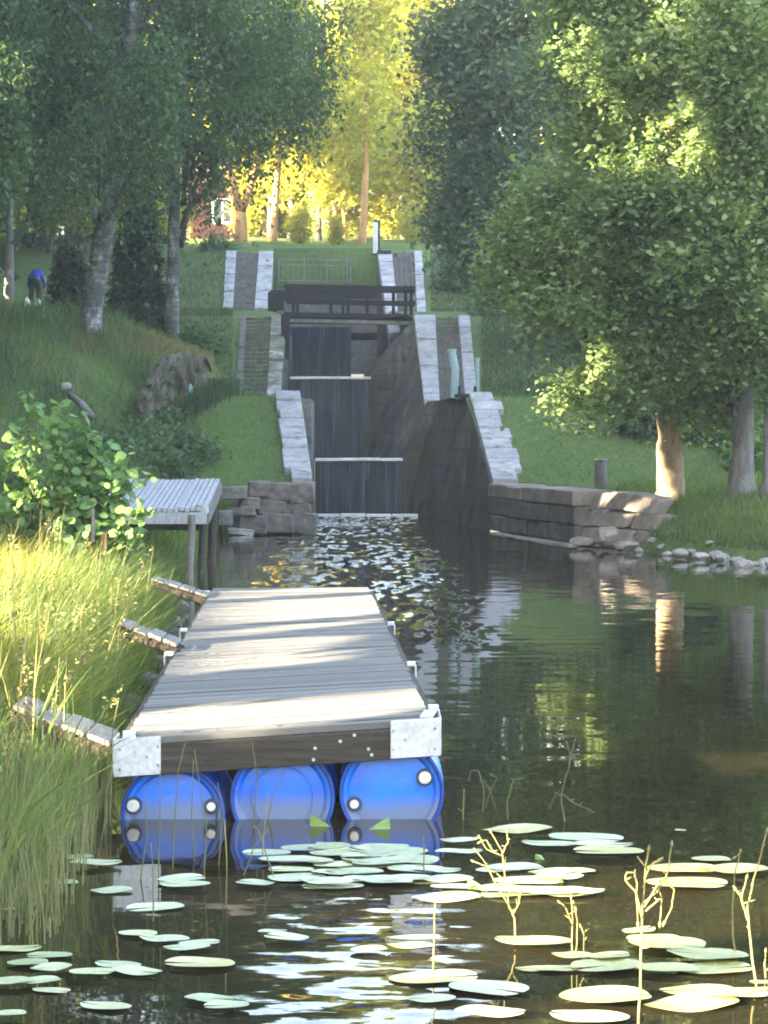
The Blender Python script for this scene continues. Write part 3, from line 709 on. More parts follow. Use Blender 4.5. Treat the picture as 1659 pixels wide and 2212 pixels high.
# ================================================================== stones
def rock_mesh(seed, s, flat=1.0, sub=2, rough=.28):
    bm = bmesh.new(); bmesh.ops.create_icosphere(bm, subdivisions=sub, radius=1.0); r_ = random.Random(seed)
    o = Vector((r_.random()*50, r_.random()*50, r_.random()*50)); mp = 1.0
    cuts = [(Vector((r_.gauss(0, 1), r_.gauss(0, 1), r_.gauss(0, 1))).normalized(), r_.uniform(.55, .85)) for _ in range(9)]
    for v in bm.verts:
        c = v.co.copy()
        for nn, dd in cuts:
            h = c.dot(nn)-dd
            if h > 0: c -= nn*h*.9
        c *= 1+rough*.5*mnoise.noise(c*1.6+o)+rough*.2*mnoise.noise(c*5+o)
        v.co = Vector((c.x*s[0], c.y*s[1], c.z*s[2]*flat))
    me = bpy.data.meshes.new('rock'); bm.to_mesh(me); bm.free(); return me
def block_mesh(seed, s):
    """rough quarried block: a box with skewed faces and broken arrises"""
    r_ = random.Random(seed); bm = bmesh.new(); bmesh.ops.create_cube(bm, size=2.0)
    for v in bm.verts: v.co = Vector((v.co.x*(1+r_.uniform(-.16, .10)), v.co.y*(1+r_.uniform(-.1, .1)), v.co.z*(1+r_.uniform(-.2, .1))))
    bmesh.ops.bevel(bm, geom=bm.edges[:], offset=.16, segments=1, affect='EDGES', profile=.5)
    bmesh.ops.subdivide_edges(bm, edges=bm.edges[:], cuts=2, use_grid_fill=True)
    o = Vector((r_.random()*40, r_.random()*40, 0))
    for v in bm.verts:
        c = v.co*(1+.07*mnoise.noise(v.co*1.7+o)+.05*mnoise.noise(v.co*4+o)); v.co = Vector((c.x*s[0], c.y*s[1], c.z*s[2]))
    me = bpy.data.meshes.new('rock'); bm.to_mesh(me); bm.free(); return me
def rock(name, loc, s, mat, label, cat, group=None, seed=None, rz=0, rx=0, ry=0, sub=2):
    me = (block_mesh if sub == 0 else rock_mesh)(seed if seed is not None else random.randint(0, 9999), s, *((sub,) if False else ()))
    o = link(name, me, mat); o.location = tuple(map(float, loc)); o.rotation_euler = (rx, ry, rz); return tag(o, label, cat, group)
# shore stones on the right, down to the edge of the frame
k = 0; prev = None
for dx in np.concatenate([np.arange(1350, 1665, 15), np.arange(1668, 1760, 19)]):
    dy = lerp(dx, [1350, 1400, 1500, 1659, 1760], [1184, 1189, 1203, 1224, 1236])+rng.normal()*3
    p = G(dx+rng.normal()*4, dy); sz = rng.uniform(.08, .19)
    rock('shore_stone', (p[0], p[1], .01+sz*.2), (sz*1.25, sz, sz*.62), M['rock'], 'pale waterside stone in the low row along the grassy right bank', 'stone', 'stones along the right waterline', rz=rng.random()*3, ry=rng.normal()*.2)
for dx in np.arange(1345, 1560, 21):
    dy = lerp(dx, [1330, 1400, 1500, 1659], [1170, 1176, 1193, 1214])+rng.normal()*4
    p = P(dx, dy, G(dx, dy+12)[1]); sz = rng.uniform(.07, .15)
    rock('shore_stone', (p[0], p[1], max(.1, hR(p[0], p[1])+.03)), (sz*1.3, sz, sz*.6), M['rock'], 'pale waterside stone in the low row along the grassy right bank', 'stone', 'stones along the right waterline', rz=rng.random()*3)
# quay wall right of the lock mouth
t = thing('quay_wall', 'low coursed granite quay wall between the lock mouth and the slumped slabs', 'quay wall', (2.4, 55, 0))
def qp(u):      # along the quay
    return np.array([2.45+1.27*u, 55.6-6.7*u, 0])
def block_course(mb, z0, z1, cuts, depth, back=0.0, jit=.02):
    for u0, u1 in zip(cuts[:-1], cuts[1:]):
        a, b = qp(u0+.004), qp(u1-.004); n = np.array([b[1]-a[1], -(b[0]-a[0]), 0]); n /= np.linalg.norm(n)
        if n[0] < 0: n = -n
        dz = rng.normal()*.012; o = n*(back+rng.normal()*jit)
        lo = [a+o, b+o, b+o+n*depth, a+o+n*depth]
        mb.hexa([p+[0, 0, z0] for p in lo], [p+[0, 0, z1+dz] for p in lo])
mb = MB(); block_course(mb, .78, 1.10, np.array([-.10, .17, .36, .6, .8, 1.0]), .9, -.015); part('coping', mb, M['stone_warm'], t, bev=.035)
mb = MB(); block_course(mb, .40, .775, np.array([-.10, .24, .42, .7, 1.0]), .9, .0); block_course(mb, .05, .395, np.array([-.10, .13, .4, .58, .85, 1.0]), .9, .03)
block_course(mb, -.6, .045, np.array([0, .3, .55, 1.0]), .9, .06); part('courses', mb, M['stone_dark'], t, bev=.04)
mb = MB(); block_course(mb, -.3, .035, np.array([0, .2, .33, .62, .8, 1.0]), .3, -.10); part('footing', mb, M['rock'], t, bev=.03)
# slumped slabs
SLA, SLB = np.array([3.74, 48.8, 0]), np.array([4.98, 46.9, 0])
DS = ['dark end slab above the waterline', 'low slab beside the round boulder', 'lowest right slab near the shore stones', 'middle left slab', 'long central slab', 'right hand slab half under the grass', 'upright slab next to the quay coping', 'broad warm top slab', 'top slab nearest the lit trunk']
CELLS = [(0, 0, .36), (0, .37, .68), (0, .69, 1.02), (1, -.04, .22), (1, .23, .60), (1, .61, .98), (2, -.02, .16), (2, .17, .50), (2, .51, .88)]
for i, (r_, u0, u1) in enumerate(CELLS):
    z0, z1 = (.02, .39, .72)[r_]+rng.normal()*.015, (.38, .71, 1.06)[r_]+rng.normal()*.02; sh = .20+rng.normal()*.05
    nrm = np.array([-(SLB-SLA)[1], (SLB-SLA)[0], 0]); nrm /= np.linalg.norm(nrm)
    if nrm[1] < 0: nrm = -nrm
    def sp_(u, z, d): return SLA+(SLB-SLA)*(u+sh*(z-z0))+nrm*(d+z*.42)+np.array([0, 0, z-max(0, u-.55)*.28*z])
    o_ = rng.normal()*.03; e = [rng.normal()*.02 for _ in range(4)]
    mb = MB(); mb.hexa([sp_(u0+e[0], z0, o_), sp_(u1-.02, z0+e[1], o_), sp_(u1-.02, z0, o_+.4), sp_(u0, z0, o_+.4)], [sp_(u0+e[2], z1, o_), sp_(u1-.02, z1+e[3], o_), sp_(u1-.02, z1, o_+.4), sp_(u0, z1, o_+.4)])
    single('slumped_slab', mb, M['stone_warm'], 'tilted granite slab of the slumped quay facing, '+DS[i], 'stone slab', 'slumped slabs at the end of the quay', bev=.035)
for dx, dy, Y, s, lab in ((1310, 1156, 47.2, (.30, .26, .22), 'rounded boulder at the waterline under the slumped slabs'), (1352, 1178, 46.2, (.26, .2, .13), 'flat boulder at the start of the shore stone row'), (1262, 1170, 47.9, (.3, .2, .12), 'flat stone at the foot of the quay left of the rounded boulder')):
    rock('boulder', P(dx, dy, Y), s, M['stone_warm'], lab, 'boulder', seed=int(dx))
# heap of quay boulders on the left
LB = [(505, 1064, 54.6, 40, 17, 'rock_mid', 'pale flat boulder topmost in the left heap, beside the old jetty'), (560, 1055, 55.2, 34, 22, 'rock_mid', 'brownish boulder under the left coping edge'), (600, 1062, 55.3, 46, 24, 'rock_mid', 'squared boulder in the top course left of the lock mouth'), (650, 1064, 55.3, 44, 28, 'rock_mid', 'squared corner block directly under the left coping'),
      (540, 1088, 54.9, 30, 18, 'rock_mid', 'lighter stone second from the top in the left heap'), (585, 1095, 55.2, 50, 22, 'rock_dark', 'long dark boulder across the middle of the left heap'), (640, 1098, 55.3, 50, 24, 'rock_dark', 'dark boulder in the middle course against the weir'), (522, 1104, 54.8, 44, 13, 'rock_mid', 'pale slanting slab stone low in the left heap'),
      (545, 1132, 54.9, 46, 24, 'rock_dark', 'dark low boulder at the left end of the heap'), (600, 1130, 55.1, 54, 30, 'rock_dark', 'big dark boulder at the waterline in the middle of the heap'), (655, 1130, 55.2, 44, 32, 'rock_dark', 'big dark boulder at the waterline next to the lowest weir'), (520, 1148, 54.7, 40, 9, 'rock', 'flat pale stone barely out of the water under the heap'), (487, 1118, 53.9, 22, 20, 'rock_dark', 'small dark stone between the heap and the rushes')]
for dx, dy, Y, wp, hp, m_, lab in LB:
    rock('quay_boulder', P(dx, dy, Y), (wp/FPX*Y*.70, .34, hp/FPX*Y*.82), M[m_], lab, 'boulder', 'boulder heap left of the lock mouth', seed=int(dx*3+dy), sub=0, ry=rng.normal()*.10)
mb = MB(); mb.hexa([(-3.5, 55.75, -.5), (-1.62, 55.75, -.5), (-1.62, 56.0, -.5), (-3.5, 56.0, -.5)], [(-3.3, 55.75, .75), (-1.62, 55.75, .95), (-1.62, 56.0, .95), (-3.3, 56.0, .8)])
single('rubble_wall', mb, M['stone_dark'], 'dark rubble quay face behind the left boulder heap', 'quay wall')
# outcrop on the left mound
t = thing('rock_outcrop', 'jagged brown rock outcrop at the end of the grassy mound', 'rock', P(380, 800, 63.6))
rows = []
for v in np.linspace(0, 1.25, 20):
    row = []
    for u in np.linspace(0, 1, 46):
        dx = 300+178*u; Y = lerp(u, [0, 1], [59.5, 64.6]); zt = P(dx, lerp(u, [0, .25, .6, 1], [742, 735, 752, 792]), Y)[2]; zb_ = P(dx, 858, Y)[2]-.55
        vv = min(v, 1.0); bl = math.floor((u*9+vv*1.2))/9; n1 = mnoise.noise((bl*7, math.floor(vv*3.4+bl*3)*1.9, 4)); n2 = mnoise.noise((u*14, vv*4, 9)); n3 = mnoise.noise((u*40, vv*14, 2))
        out = (.22*n1+.20*n2+.05*n3+.05)*(1 if v <= 1 else 0)+(.22 if vv < .35 else 0)*.6
        row.append((P(dx, 800, Y)[0]+out*.5, Y-out+(v-1)*4*.9*(v > 1)-.15*(1-vv)*2, zb_+(zt-zb_)*vv*lerp(u, [0, .3, .8, 1], [.35, .85, 1, .6])+.05*n2-(v-1)*.5*(v > 1)))
    rows.append(row)
mb = MB(); mb.sheet(rows); part('rock_face', mb, M['outcrop'], t)
rock('boulder', P(140, 834, 50), (.16, .13, .10), M['rock'], 'small pale boulder in the grass above the leafy alder shrub', 'boulder', seed=21)
mb = MB(); mb.tube([P(148, 850, 50), P(175, 872, 49.4), P(200, 900, 48.9)], [.05, .075, .07], 8)
single('fallen_log', mb, M['bark_grey'], 'short grey fallen log lying on the slope above the alder shrub', 'log', sm=True)
for i, (dx, dy, Y, s) in enumerate(((385, 1352, 20.0, .10), (375, 1380, 19.0, .12), (350, 1440, 17.5, .10), (395, 1318, 22, .12), (330, 1480, 16.8, .1), (285, 1530, 15.6, .11))):
    p = G(dx, dy); rock('shore_stone', (p[0]-.03, p[1], .04), (s, s*1.2, s*.8), M['rock_dark'], 'dark stone in the gap between the left bank and the floating jetty', 'stone', 'stones beside the floating jetty')

# ================================================================== floating jetty
A0, A1 = P(262, 1597, 13.6), P(938, 1552, 13.6); B0, B1 = P(457, 1271, 27.0), P(800, 1269, 27.0)
pt = thing('floating_jetty', 'long grey plank jetty floating on blue plastic barrels', 'jetty', ((A0[0]+A1[0])/2, 13.6, 0))
def dk(u, v, dz=0.0):        # u across, v along
    p = (A0*(1-u)+A1*u)*(1-v)+(B0*(1-u)+B1*u)*v; return p+np.array([0, 0, dz])
mb = MB(); nb = 104
for i in range(nb):
    v0, v1 = i/nb+.0006, (i+1)/nb-.0006; e0, e1 = rng.normal()*.003, rng.normal()*.003
    lift = rng.normal()*.0025
    t_ = [dk(.012+e0, v0, lift), dk(.988+e1, v0, lift), dk(.988+e1, v1, lift), dk(.012+e0, v1, lift)]
    mb.hexa([p-[0, 0, .035] for p in t_], t_)
part('deck', mb, M['deck'], pt)
def beam_between(mb, a, b, wdt, hgt, top=0.0):
    a, b = np.array(a), np.array(b); d = b-a; d /= np.linalg.norm(d); n = np.array([-d[1], d[0], 0]); n /= np.linalg.norm(n)
    q = lambda p, s, z: p+n*s*wdt/2+np.array([0, 0, z])
    mb.hexa([q(a, -1, top-hgt), q(b, -1, top-hgt), q(b, 1, top-hgt), q(a, 1, top-hgt)], [q(a, -1, top), q(b, -1, top), q(b, 1, top), q(a, 1, top)])
mb = MB(); beam_between(mb, dk(0.0, 0, -.04), dk(1.0, 0, -.04), .07, .165); part('front_beam', mb, M['wood_mid'], pt, bev=.006)
for u in (0.0, 1.0):
    mb = MB(); beam_between(mb, dk(u, .006, -.037), dk(u, .998, -.037), .06, .17); part('side_beam', mb, M['wood_mid'], pt)
mb = MB(); beam_between(mb, dk(0, 1, -.037), dk(1, 1, -.037), .06, .17); part('end_beam', mb, M['wood_mid'], pt)
for u, s in ((0.0, 1), (1.0, -1)):
    c = dk(u, 0, 0); mb = MB()
    wpl = .255 if s > 0 else .275
    slope = (A1[2]-A0[2])/(A1[0]-A0[0])
    x0, x1 = (c[0]-.036, c[0]-.036+wpl) if s > 0 else (c[0]+.036-wpl, c[0]+.036)
    za, zb = c[2]+slope*(x0-c[0]), c[2]+slope*(x1-c[0]); y = c[1]-.046
    mb.hexa([(x0, y, za-.20), (x1, y, zb-.20), (x1, y+.008, zb-.20), (x0, y+.008, za-.20)], [(x0, y, za+.008), (x1, y, zb+.008), (x1, y+.008, zb+.008), (x0, y+.008, za+.008)])
    xs_ = x0-.004 if s > 0 else x1
    mb.box((xs_+.002*s, c[1]+.10, c[2]-.09), (.008, .29, .195))
    mb.box((c[0]+s*.03, c[1]+.13, c[2]+.010), (.07, .30, .012), rz=.1*s)
    pl_ = part('corner_plate', mb, M['galv'], pt, 'larger bright steel plate at the right corner' if s < 0 else 'bluish steel plate at the left corner', bev=.003)
    for fx, fz in ((.06, .05), (.06, .15), (.30, .10), (.88, .05), (.88, .16)):
        fx_ = fx if s < 0 else 1-fx
        mb = MB(); q = np.array([x0+(x1-x0)*fx_, y-.004, za+(zb-za)*fx_-fz]); mb.tube([q+[0, .006, 0], q-[0, .006, 0]], [.009, .007], 8)
        part('bolt', mb, M['bolt'], pl_, origin=np.array(pt.location))
for u, vy in ((0.0, None), (0.0, None), (0.0, None), (1.0, None), (1.0, None), (1, None)): pass
for dx, dy, u in ((451, 1283, 0), (407, 1366, 0), (360, 1418, 0), (826, 1352, 1), (878, 1440, 1), (926, 1536, 1)):
    lo, hi = 0.0, 1.0
    for _ in range(30):
        mid = (lo+hi)/2; p = dk(u, mid); d_ = CY-((p[2]-CAMZ)*cp+p[1]*sp)/((p[1]*cp-(p[2]-CAMZ)*sp))*FPX
        if d_ > dy: lo = mid
        else: hi = mid
    p = dk(u, lo); s = 1 if u == 0 else -1
    mb = MB(); mb.box(p+[-.015*s, 0, .02], (.06, .085, .03)); mb.box(p+[-.045*s, 0, -.04], (.012, .085, .10)); part('cleat', mb, M['galv'], pt, bev=.008)
# bolts and flakes on the front beam
for fx, fz in ((.62, .09), (.615, .155), (.745, .03), (.79, .115), (.80, .15), (.70, .06)):
    q = dk(fx, 0, -.03-fz*.95); q[1] -= .037; mb = MB(); mb.tube([q+[0, .006, 0], q-[0, .004, 0]], [.011, .008], 8); part('bolt', mb, M['galv'], pt)
def barrel(cxp, czp, rpx, roll, kind):
    p = P(cxp, czp, 13.62); r = rpx/FPX*13.62; t0 = np.array(pt.location)
    mb = MB(); prof = [(.04, r*.80), (.022, r*.86), (.02, r*.93), (0, r*.95), (0, r*1.0), (.03, r*1.0), (.035, r*.965), (.10, r*.985), (.30, r*1.0), (.31, r*1.02), (.34, r*1.02), (.35, r), (.62, r), (.63, r*1.02), (.66, r*1.02), (.67, r), (.88, r*.97), (.92, r*.9), (.92, .01)]
    mb.lathe(p, [(.03, .001), (.03, r*.5)]+prof, 56)
    b = part('barrel', mb, M['barrel'], pt, sm=True)
    es = b.modifiers.new('edge', 'EDGE_SPLIT'); es.split_angle = R(38)
    mb = MB(); mb.lathe(p, [(.025, r*1.008), (-.004, r*1.008), (-.009, r*.99), (-.009, r*.955), (-.004, r*.935), (.03, r*.93)], 56); part('rim', mb, M['barrel_rim'], b, sm=False, origin=t0)
    if kind == 'bungs':
        for a, rr, big in roll:
            q = p+np.array([math.cos(a)*rr*r, .02, math.sin(a)*rr*r])
            mb = MB(); mb.tube([q+[0, .02, 0], q-[0, .008, 0]], [.048 if big else .042]*2, 20); part('bung_seat', mb, M['cap_seat'], b, origin=t0)
            mb = MB(); k_ = .034 if big else .024; mb.tube([q-[0, .006, 0], q-[0, .024, 0], q-[0, .028, 0]], [k_, k_, k_*.8], 20); part('bung', mb, M['cap'], b, origin=t0)
            for j in range(4):
                pass
    else:
        mb = MB(); mb.lathe(p, [(.032, r*.60), (.022, r*.595), (.022, r*.575), (.032, r*.57)], 48); part('moulded_ring', mb, M['barrel'], b, origin=t0)
    return b
def pol(cx0, cy0, r0, x, y): return math.atan2(cy0-y, x-cx0), math.hypot(x-cx0, y-cy0)/r0
barrel(846, 1712, 113, [(*pol(846, 1712, 113, 918, 1680), True), (*pol(846, 1712, 113, 765, 1738), False)], 'bungs')
barrel(610, 1724, 113, None, 'ring')
barrel(374, 1762, 113, [(*pol(374, 1762, 113, 287, 1741), True), (*pol(374, 1762, 113, 456, 1743), False)], 'bungs')
mb = MB()
for v in (.12, .3, .55, .8): beam_between(mb, dk(.02, v, -.06), dk(.98, v, -.06), .06, .14)
part('cross_beam', mb, M['wood_mid'], pt)

# three plank gangways from the bank to the jetty
def gangway(pts, wid, mat, label, seed):
    t = thing('log_gangway', label, 'gangway', (pts[0][0], pts[0][1], pts[0][2]-.05)); r_ = np.random.default_rng(seed)
    pts = [np.array(p) for p in pts]
    L = np.linalg.norm(pts[-1]-pts[0]); n = max(4, int(L/.19))
    for i in range(n):
        u = (i+.5)/n; p = pts[0]*(1-u)+pts[-1]*u; d = (pts[-1]-pts[0])/L; side = np.array([0., 1., 0])
        wv = wid*(1+r_.normal()*.04); a = p-side*wv/2; b = p+side*wv/2; hw = d*(L/n*.46); dn = np.array([0, 0, -.03]); up = np.array([0, 0, r_.normal()*.006])
        mb = MB(); mb.hexa([a-hw+dn, a+hw+dn, b+hw+dn, b-hw+dn], [a-hw+up, a+hw+up, b+hw+up, b-hw+up]); part('plank', mb, mat, t, bev=.012)
    for s in (-1, 1):
        mb = MB(); o = np.array([0, s*wid*.36, -.075]); mb.tube([pts[0]+o, pts[-1]+o], .038, 8); part('bearer', mb, M['wood_mid'], t)
gangway([P(40, 1512, 15.1), P(250, 1592, 14.5)], .56, M['wood_log'], 'nearest plank gangway from the reedy bank to the jetty corner', 1)
gangway([P(262, 1338, 19.6), P(388, 1386, 19.2)], .5, M['wood_grey'], 'middle plank gangway between tall grass and the jetty side', 2)
gangway([P(330, 1243, 25.8), P(452, 1283, 25.6)], .5, M['wood_grey'], 'farthest plank gangway at the rear corner of the jetty', 3)

# old jetty on posts at the left
t = thing('old_jetty', 'old bleached wooden jetty on posts beside the leafy shrub', 'jetty', P(400, 1105, 37.5))
q0, q1 = P(180, 1098, 37.0), P(447, 1098, 37.0); q2, q3 = P(476, 1035, 42.5), P(240, 1035, 42.5)
mb = MB(); nb = 22
for i in range(nb):
    u0, u1 = i/nb+.004, (i+1)/nb-.004; z = rng.normal()*.012
    f = lambda u, v: ((q0*(1-u)+q1*u)*(1-v)+(q3*(1-u)+q2*u)*v)+np.array([0, 0, z])
    c = [f(u0, 0), f(u1, 0), f(u1, 1), f(u0, 1)]; mb.hexa([p-[0, 0, .05] for p in c], c)
part('planks', mb, M['wood_white'], t)
mb = MB(); beam_between(mb, q0+[0, -.06, -.06], q1+[0, -.06, -.06], .06, .17); part('front_beam', mb, M['wood_white'], t)
mb = MB(); beam_between(mb, P(200, 1118, 37.4), P(430, 1118, 37.4), .10, .17, -.02); part('lower_beam', mb, M['wood_mid'], t)
mb = MB(); beam_between(mb, q1+[0, .05, -.07], q2+[0, .05, -.07], .06, .16); part('side_beam', mb, M['wood_grey'], t)
for dx, y0, dy, Y, r_, m_ in ((415, 1112, 1255, 36.9, .055, 'wood_log'), (437, 1090, 1110, 37.1, .10, 'wood_white'), (383, 1100, 1113, 37.2, .11, 'wood_white'), (440, 1105, 1240, 38.5, .06, 'wood_mid'), (300, 1110, 1240, 37.3, .07, 'wood_mid'), (462, 1060, 1190, 41.5, .07, 'wood_mid')):
    a = P(dx, y0, Y); b = a.copy(); b[2] = -.5 if dy > 1150 else P(dx, dy, Y)[2]
    if dy > 1150: b[0] -= .06
    mb = MB(); mb.tube([a, b], r_, 8); part('post', mb, M[m_], t)

# red house behind the trees
t = thing('red_house', 'dark red wooden house half hidden behind sunlit trunks', 'house', (-9.2, 126, 11.9))
zb = 11.6; mb = MB(); mb.box((-9.2, 128, zb+1.7), (7.0, 5, 3.4)); part('wall', mb, M['red_wood'], t)
mb = MB(); rf = [(-12.9, 125.2, zb+3.3), (-5.5, 125.2, zb+3.3), (-5.5, 128, zb+5.2), (-12.9, 128, zb+5.2), (-12.9, 130.8, zb+3.3), (-5.5, 130.8, zb+3.3)]
mb.add(rf+[(p[0], p[1], p[2]+.18) for p in rf], [(0, 3, 2, 1), (3, 4, 5, 2), (6, 7, 8, 9), (9, 8, 11, 10), (0, 1, 7, 6), (4, 10, 11, 5), (1, 2, 8, 7), (2, 5, 11, 8), (0, 6, 9, 3), (3, 9, 10, 4)])
rfo = part('roof', mb, M['roof'], t); mb = MB(); mb.box((-8, 128.4, zb+5.4), (.6, .6, 1.1)); part('chimney', mb, M['stone_dark'], rfo, origin=np.array(t.location))
for x in (-12.66, -5.74):
    mb = MB(); mb.box((x, 125.46, zb+1.7), (.18, .1, 3.4)); part('corner_board', mb, M['white_paint'], t)
for x in (-10.8, -8.1):
    mb = MB(); mb.box((x, 125.47, zb+1.9), (1.0, .08, 1.25)); wf = part('window', mb, M['white_paint'], t)
    for sx in (-.24, .24):
        mb = MB(); mb.box((x+sx, 125.42, zb+1.9), (.38, .03, 1.05)); part('pane', mb, M['glass'], wf, origin=np.array(t.location))
mb = MB(); mb.box((-6.7, 125.46, zb+1.1), (.95, .08, 2.1)); dr = part('door', mb, M['wood_dark'], t)
mb = MB(); mb.box((-6.38, 125.4, zb+1.05), (.08, .06, .08)); part('handle', mb, M['black'], dr, origin=np.array(t.location))

# ================================================================== trees
def gz(X, Y):
    e = cx(Y)
    return hL(X, Y) if X < e-1.5 else hR(X, Y)
def CL(dx, dy, Y, rx, rz=None, ry=None):
    p = P(dx, dy, Y); s = Y/FPX
    return (p[0], Y, p[2], rx*s, (ry or rx)*s, (rz or rx)*s)
def tree(name, label, base, trunk, rads, clumps, n, size, leaf, bark, group=None, cat='tree', limbs=8, seed=1, flare=1.5, **kw):
    t = thing(name, label, cat, base, group)
    trunk_part(t, trunk, rads, M[bark], clumps, limbs, seed, flare, extra=kw.pop('extra', ()))
    if n: crown('crown', clumps, n, size, M[leaf], t, **kw)
    return t
TREES_L = 'trees on the left bank'; TREES_R = 'trees on the right bank'
# two birches on the mound
b = P(190, 694, 62.0); b[2] = hL(b[0], b[1])
cl = [CL(x, y, Y, rx, rz) for x, y, Y, rx, rz in (
    (250, 120, 61, 150, 110), (120, 100, 62, 150, 120), (330, 180, 60, 130, 90), (420, 80, 62, 140, 110), (90, 230, 63, 120, 100), (210, 260, 59, 95, 70), (310, 290, 61, 90, 60),
    (530, 60, 63, 120, 95), (250, -90, 62, 220, 150), (480, -100, 62, 170, 130), (60, -60, 62, 160, 150), (620, 10, 64, 90, 70), (330, -280, 62, 210, 140), (120, 340, 64, 80, 50),(20, -160, 64, 90, 90))]
tree('birch_tree', 'thick leaning birch trunk on the grassy mound with hanging crown', b, [b, P(215, 560, 62), P(240, 400, 61.8), P(258, 270, 61.6), P(285, 60, 61.5), P(310, -200, 61.5)], [.29, .26, .23, .20, .15, .08], cl, 46000, .125, 'leaf_birch', 'bark_birch', TREES_L, limbs=14, seed=3, flare=1.3, droop=3.0, sub=.34, per=34)
b = P(372, 694, 68.0); b[2] = hL(b[0], b[1])+.0
cl = [CL(x, y, Y, rx, rz) for x, y, Y, rx, rz in (
    (400, 250, 68, 110, 80), (500, 200, 69, 130, 90), (600, 110, 70, 100, 80), (680, 50, 71, 80, 60), (735, 10, 71, 50, 40), (650, 190, 71, 55, 40), (540, 280, 69, 50, 34), (620, 220, 71, 45, 36), (400, 350, 69, 60, 36), (500, 60, 69, 130, 100), (560, -60, 70, 90, 80), (440, -120, 69, 160, 120), (700, 170, 72, 55, 45), (330, 330, 69, 70, 50), (455, 310, 69, 45, 30))]
tree('birch_tree', 'slim white-patched birch trunk beside the lower edge of the mound', b, [b, P(373, 600, 68), P(376, 450, 68), P(380, 330, 68), P(410, 120, 68.4), P(440, -100, 68.5)], [.19, .17, .16, .14, .11, .06], cl, 34000, .125, 'leaf_birch', 'bark_birch', TREES_L, limbs=14, seed=4, droop=3.0, sub=.34, per=34)
# birch branch hanging in at the far left
b = np.array([-10.2, 54, 0]); b[2] = hL(b[0], b[1])
cl = [CL(x, y, 55, rx, rz) for x, y, rx, rz in ((20, 130, 55, 60), (-20, 220, 70, 60), (30, 250, 40, 50), (-120, 100, 120, 140), (-150, -80, 150, 120), (-60, 300, 60, 40), (-160, 240, 100, 90))]
tree('birch_tree', 'birch at the far left edge whose warm lit twigs hang into the photo', b, [b, b+[.1, 0, 5], b+[.3, .2, 12]], [.25, .2, .08], cl, 14000, .15, 'leaf_birch', 'bark_birch', TREES_L, seed=5, droop=2.2)
# thin trees at far left
for dx, by, Y, r_, top, lab, m_ in ((18, 622, 84, .14, 60, 'thin dark tree trunk on the lawn nearest the left edge', 'bark_grey'), (112, 560, 100, .16, 120, 'slender trunk in the shady wood just right of the bending person', 'bark_grey'), (148, 556, 106, .13, 100, 'slender grey trunk left of the thick leaning birch', 'bark_dark'), (285, 540, 98, .15, 100, 'slender trunk between the two birches', 'bark_dark')):
    b = P(dx, by, Y); b[2] = gz(b[0], b[1]); cl = [CL(dx+ox, oy, Y, rr) for ox, oy, rr in ((0, 240, 80), (-60, 140, 90), (60, 120, 90), (0, 20, 110), (-40, 330, 55), (50, 320, 55))]
    tree('forest_tree', lab, b, [b, P(dx+4, (by+top)/2, Y), P(dx+8, top, Y)], [r_, r_*.8, r_*.35], cl, 12000, .2, 'leaf_dark', m_, TREES_L, seed=int(dx))
# dark spruce between the birches
def spruce(label, dx, by, Y, top, wpx, n, leaf='leaf_fir', group=None, seed=1):
    b = P(dx, by, Y); b[2] = gz(b[0], b[1]); H = P(dx, top, Y)[2]-b[2]; W_ = wpx/FPX*Y/2; b = np.array(b)
    t = thing('spruce_tree', label, 'tree', b, group)
    mb = MB(); mb.tube([b-[0, 0, .2], b+[0, 0, H*.5], b+[0, 0, H]], [W_*.12, W_*.08, .02], 8); part('trunk', mb, M['bark_dark'], t)
    r_ = np.random.default_rng(seed); nb_ = n//40; zf = r_.random(nb_)**1.25; ang = r_.random(nb_)*6.283; ln = W_*(1-zf)*(.75+.35*r_.random(nb_))+.15
    u = np.sqrt(r_.random((nb_, 40))); rad = ln[:, None]*u
    x = b[0]+np.cos(ang)[:, None]*rad+r_.normal(size=(nb_, 40))*.10; y = b[1]+np.sin(ang)[:, None]*rad+r_.normal(size=(nb_, 40))*.10
    z = b[2]+zf[:, None]*H*.97+.1-rad*.28+r_.normal(size=(nb_, 40))*.09
    c = carve(np.stack([x, y, z], -1).reshape(-1, 3)); V = leaf_quads(c, .22, .2, .32, .5)-np.array(t.location)
    link('crown', quads_mesh('crown', V), M[leaf], t); return t
spruce('dark bushy spruce filling the gap between the two birch trunks', 300, 700, 71, 395, 170, 22000, seed=2)
spruce('low dark young spruce left of the thick birch trunk', 150, 640, 68, 545, 90, 7000, seed=4)
spruce('tall dark spruce in the shady wood behind the bending person', 70, 560, 108, 330, 190, 12000, seed=6)
spruce('dark spruce in the shade behind the thick birch', 215, 560, 112, 345, 170, 12000, seed=7)
spruce('shaded spruce beside the red house', 352, 545, 114, 400, 110, 7000, seed=8)

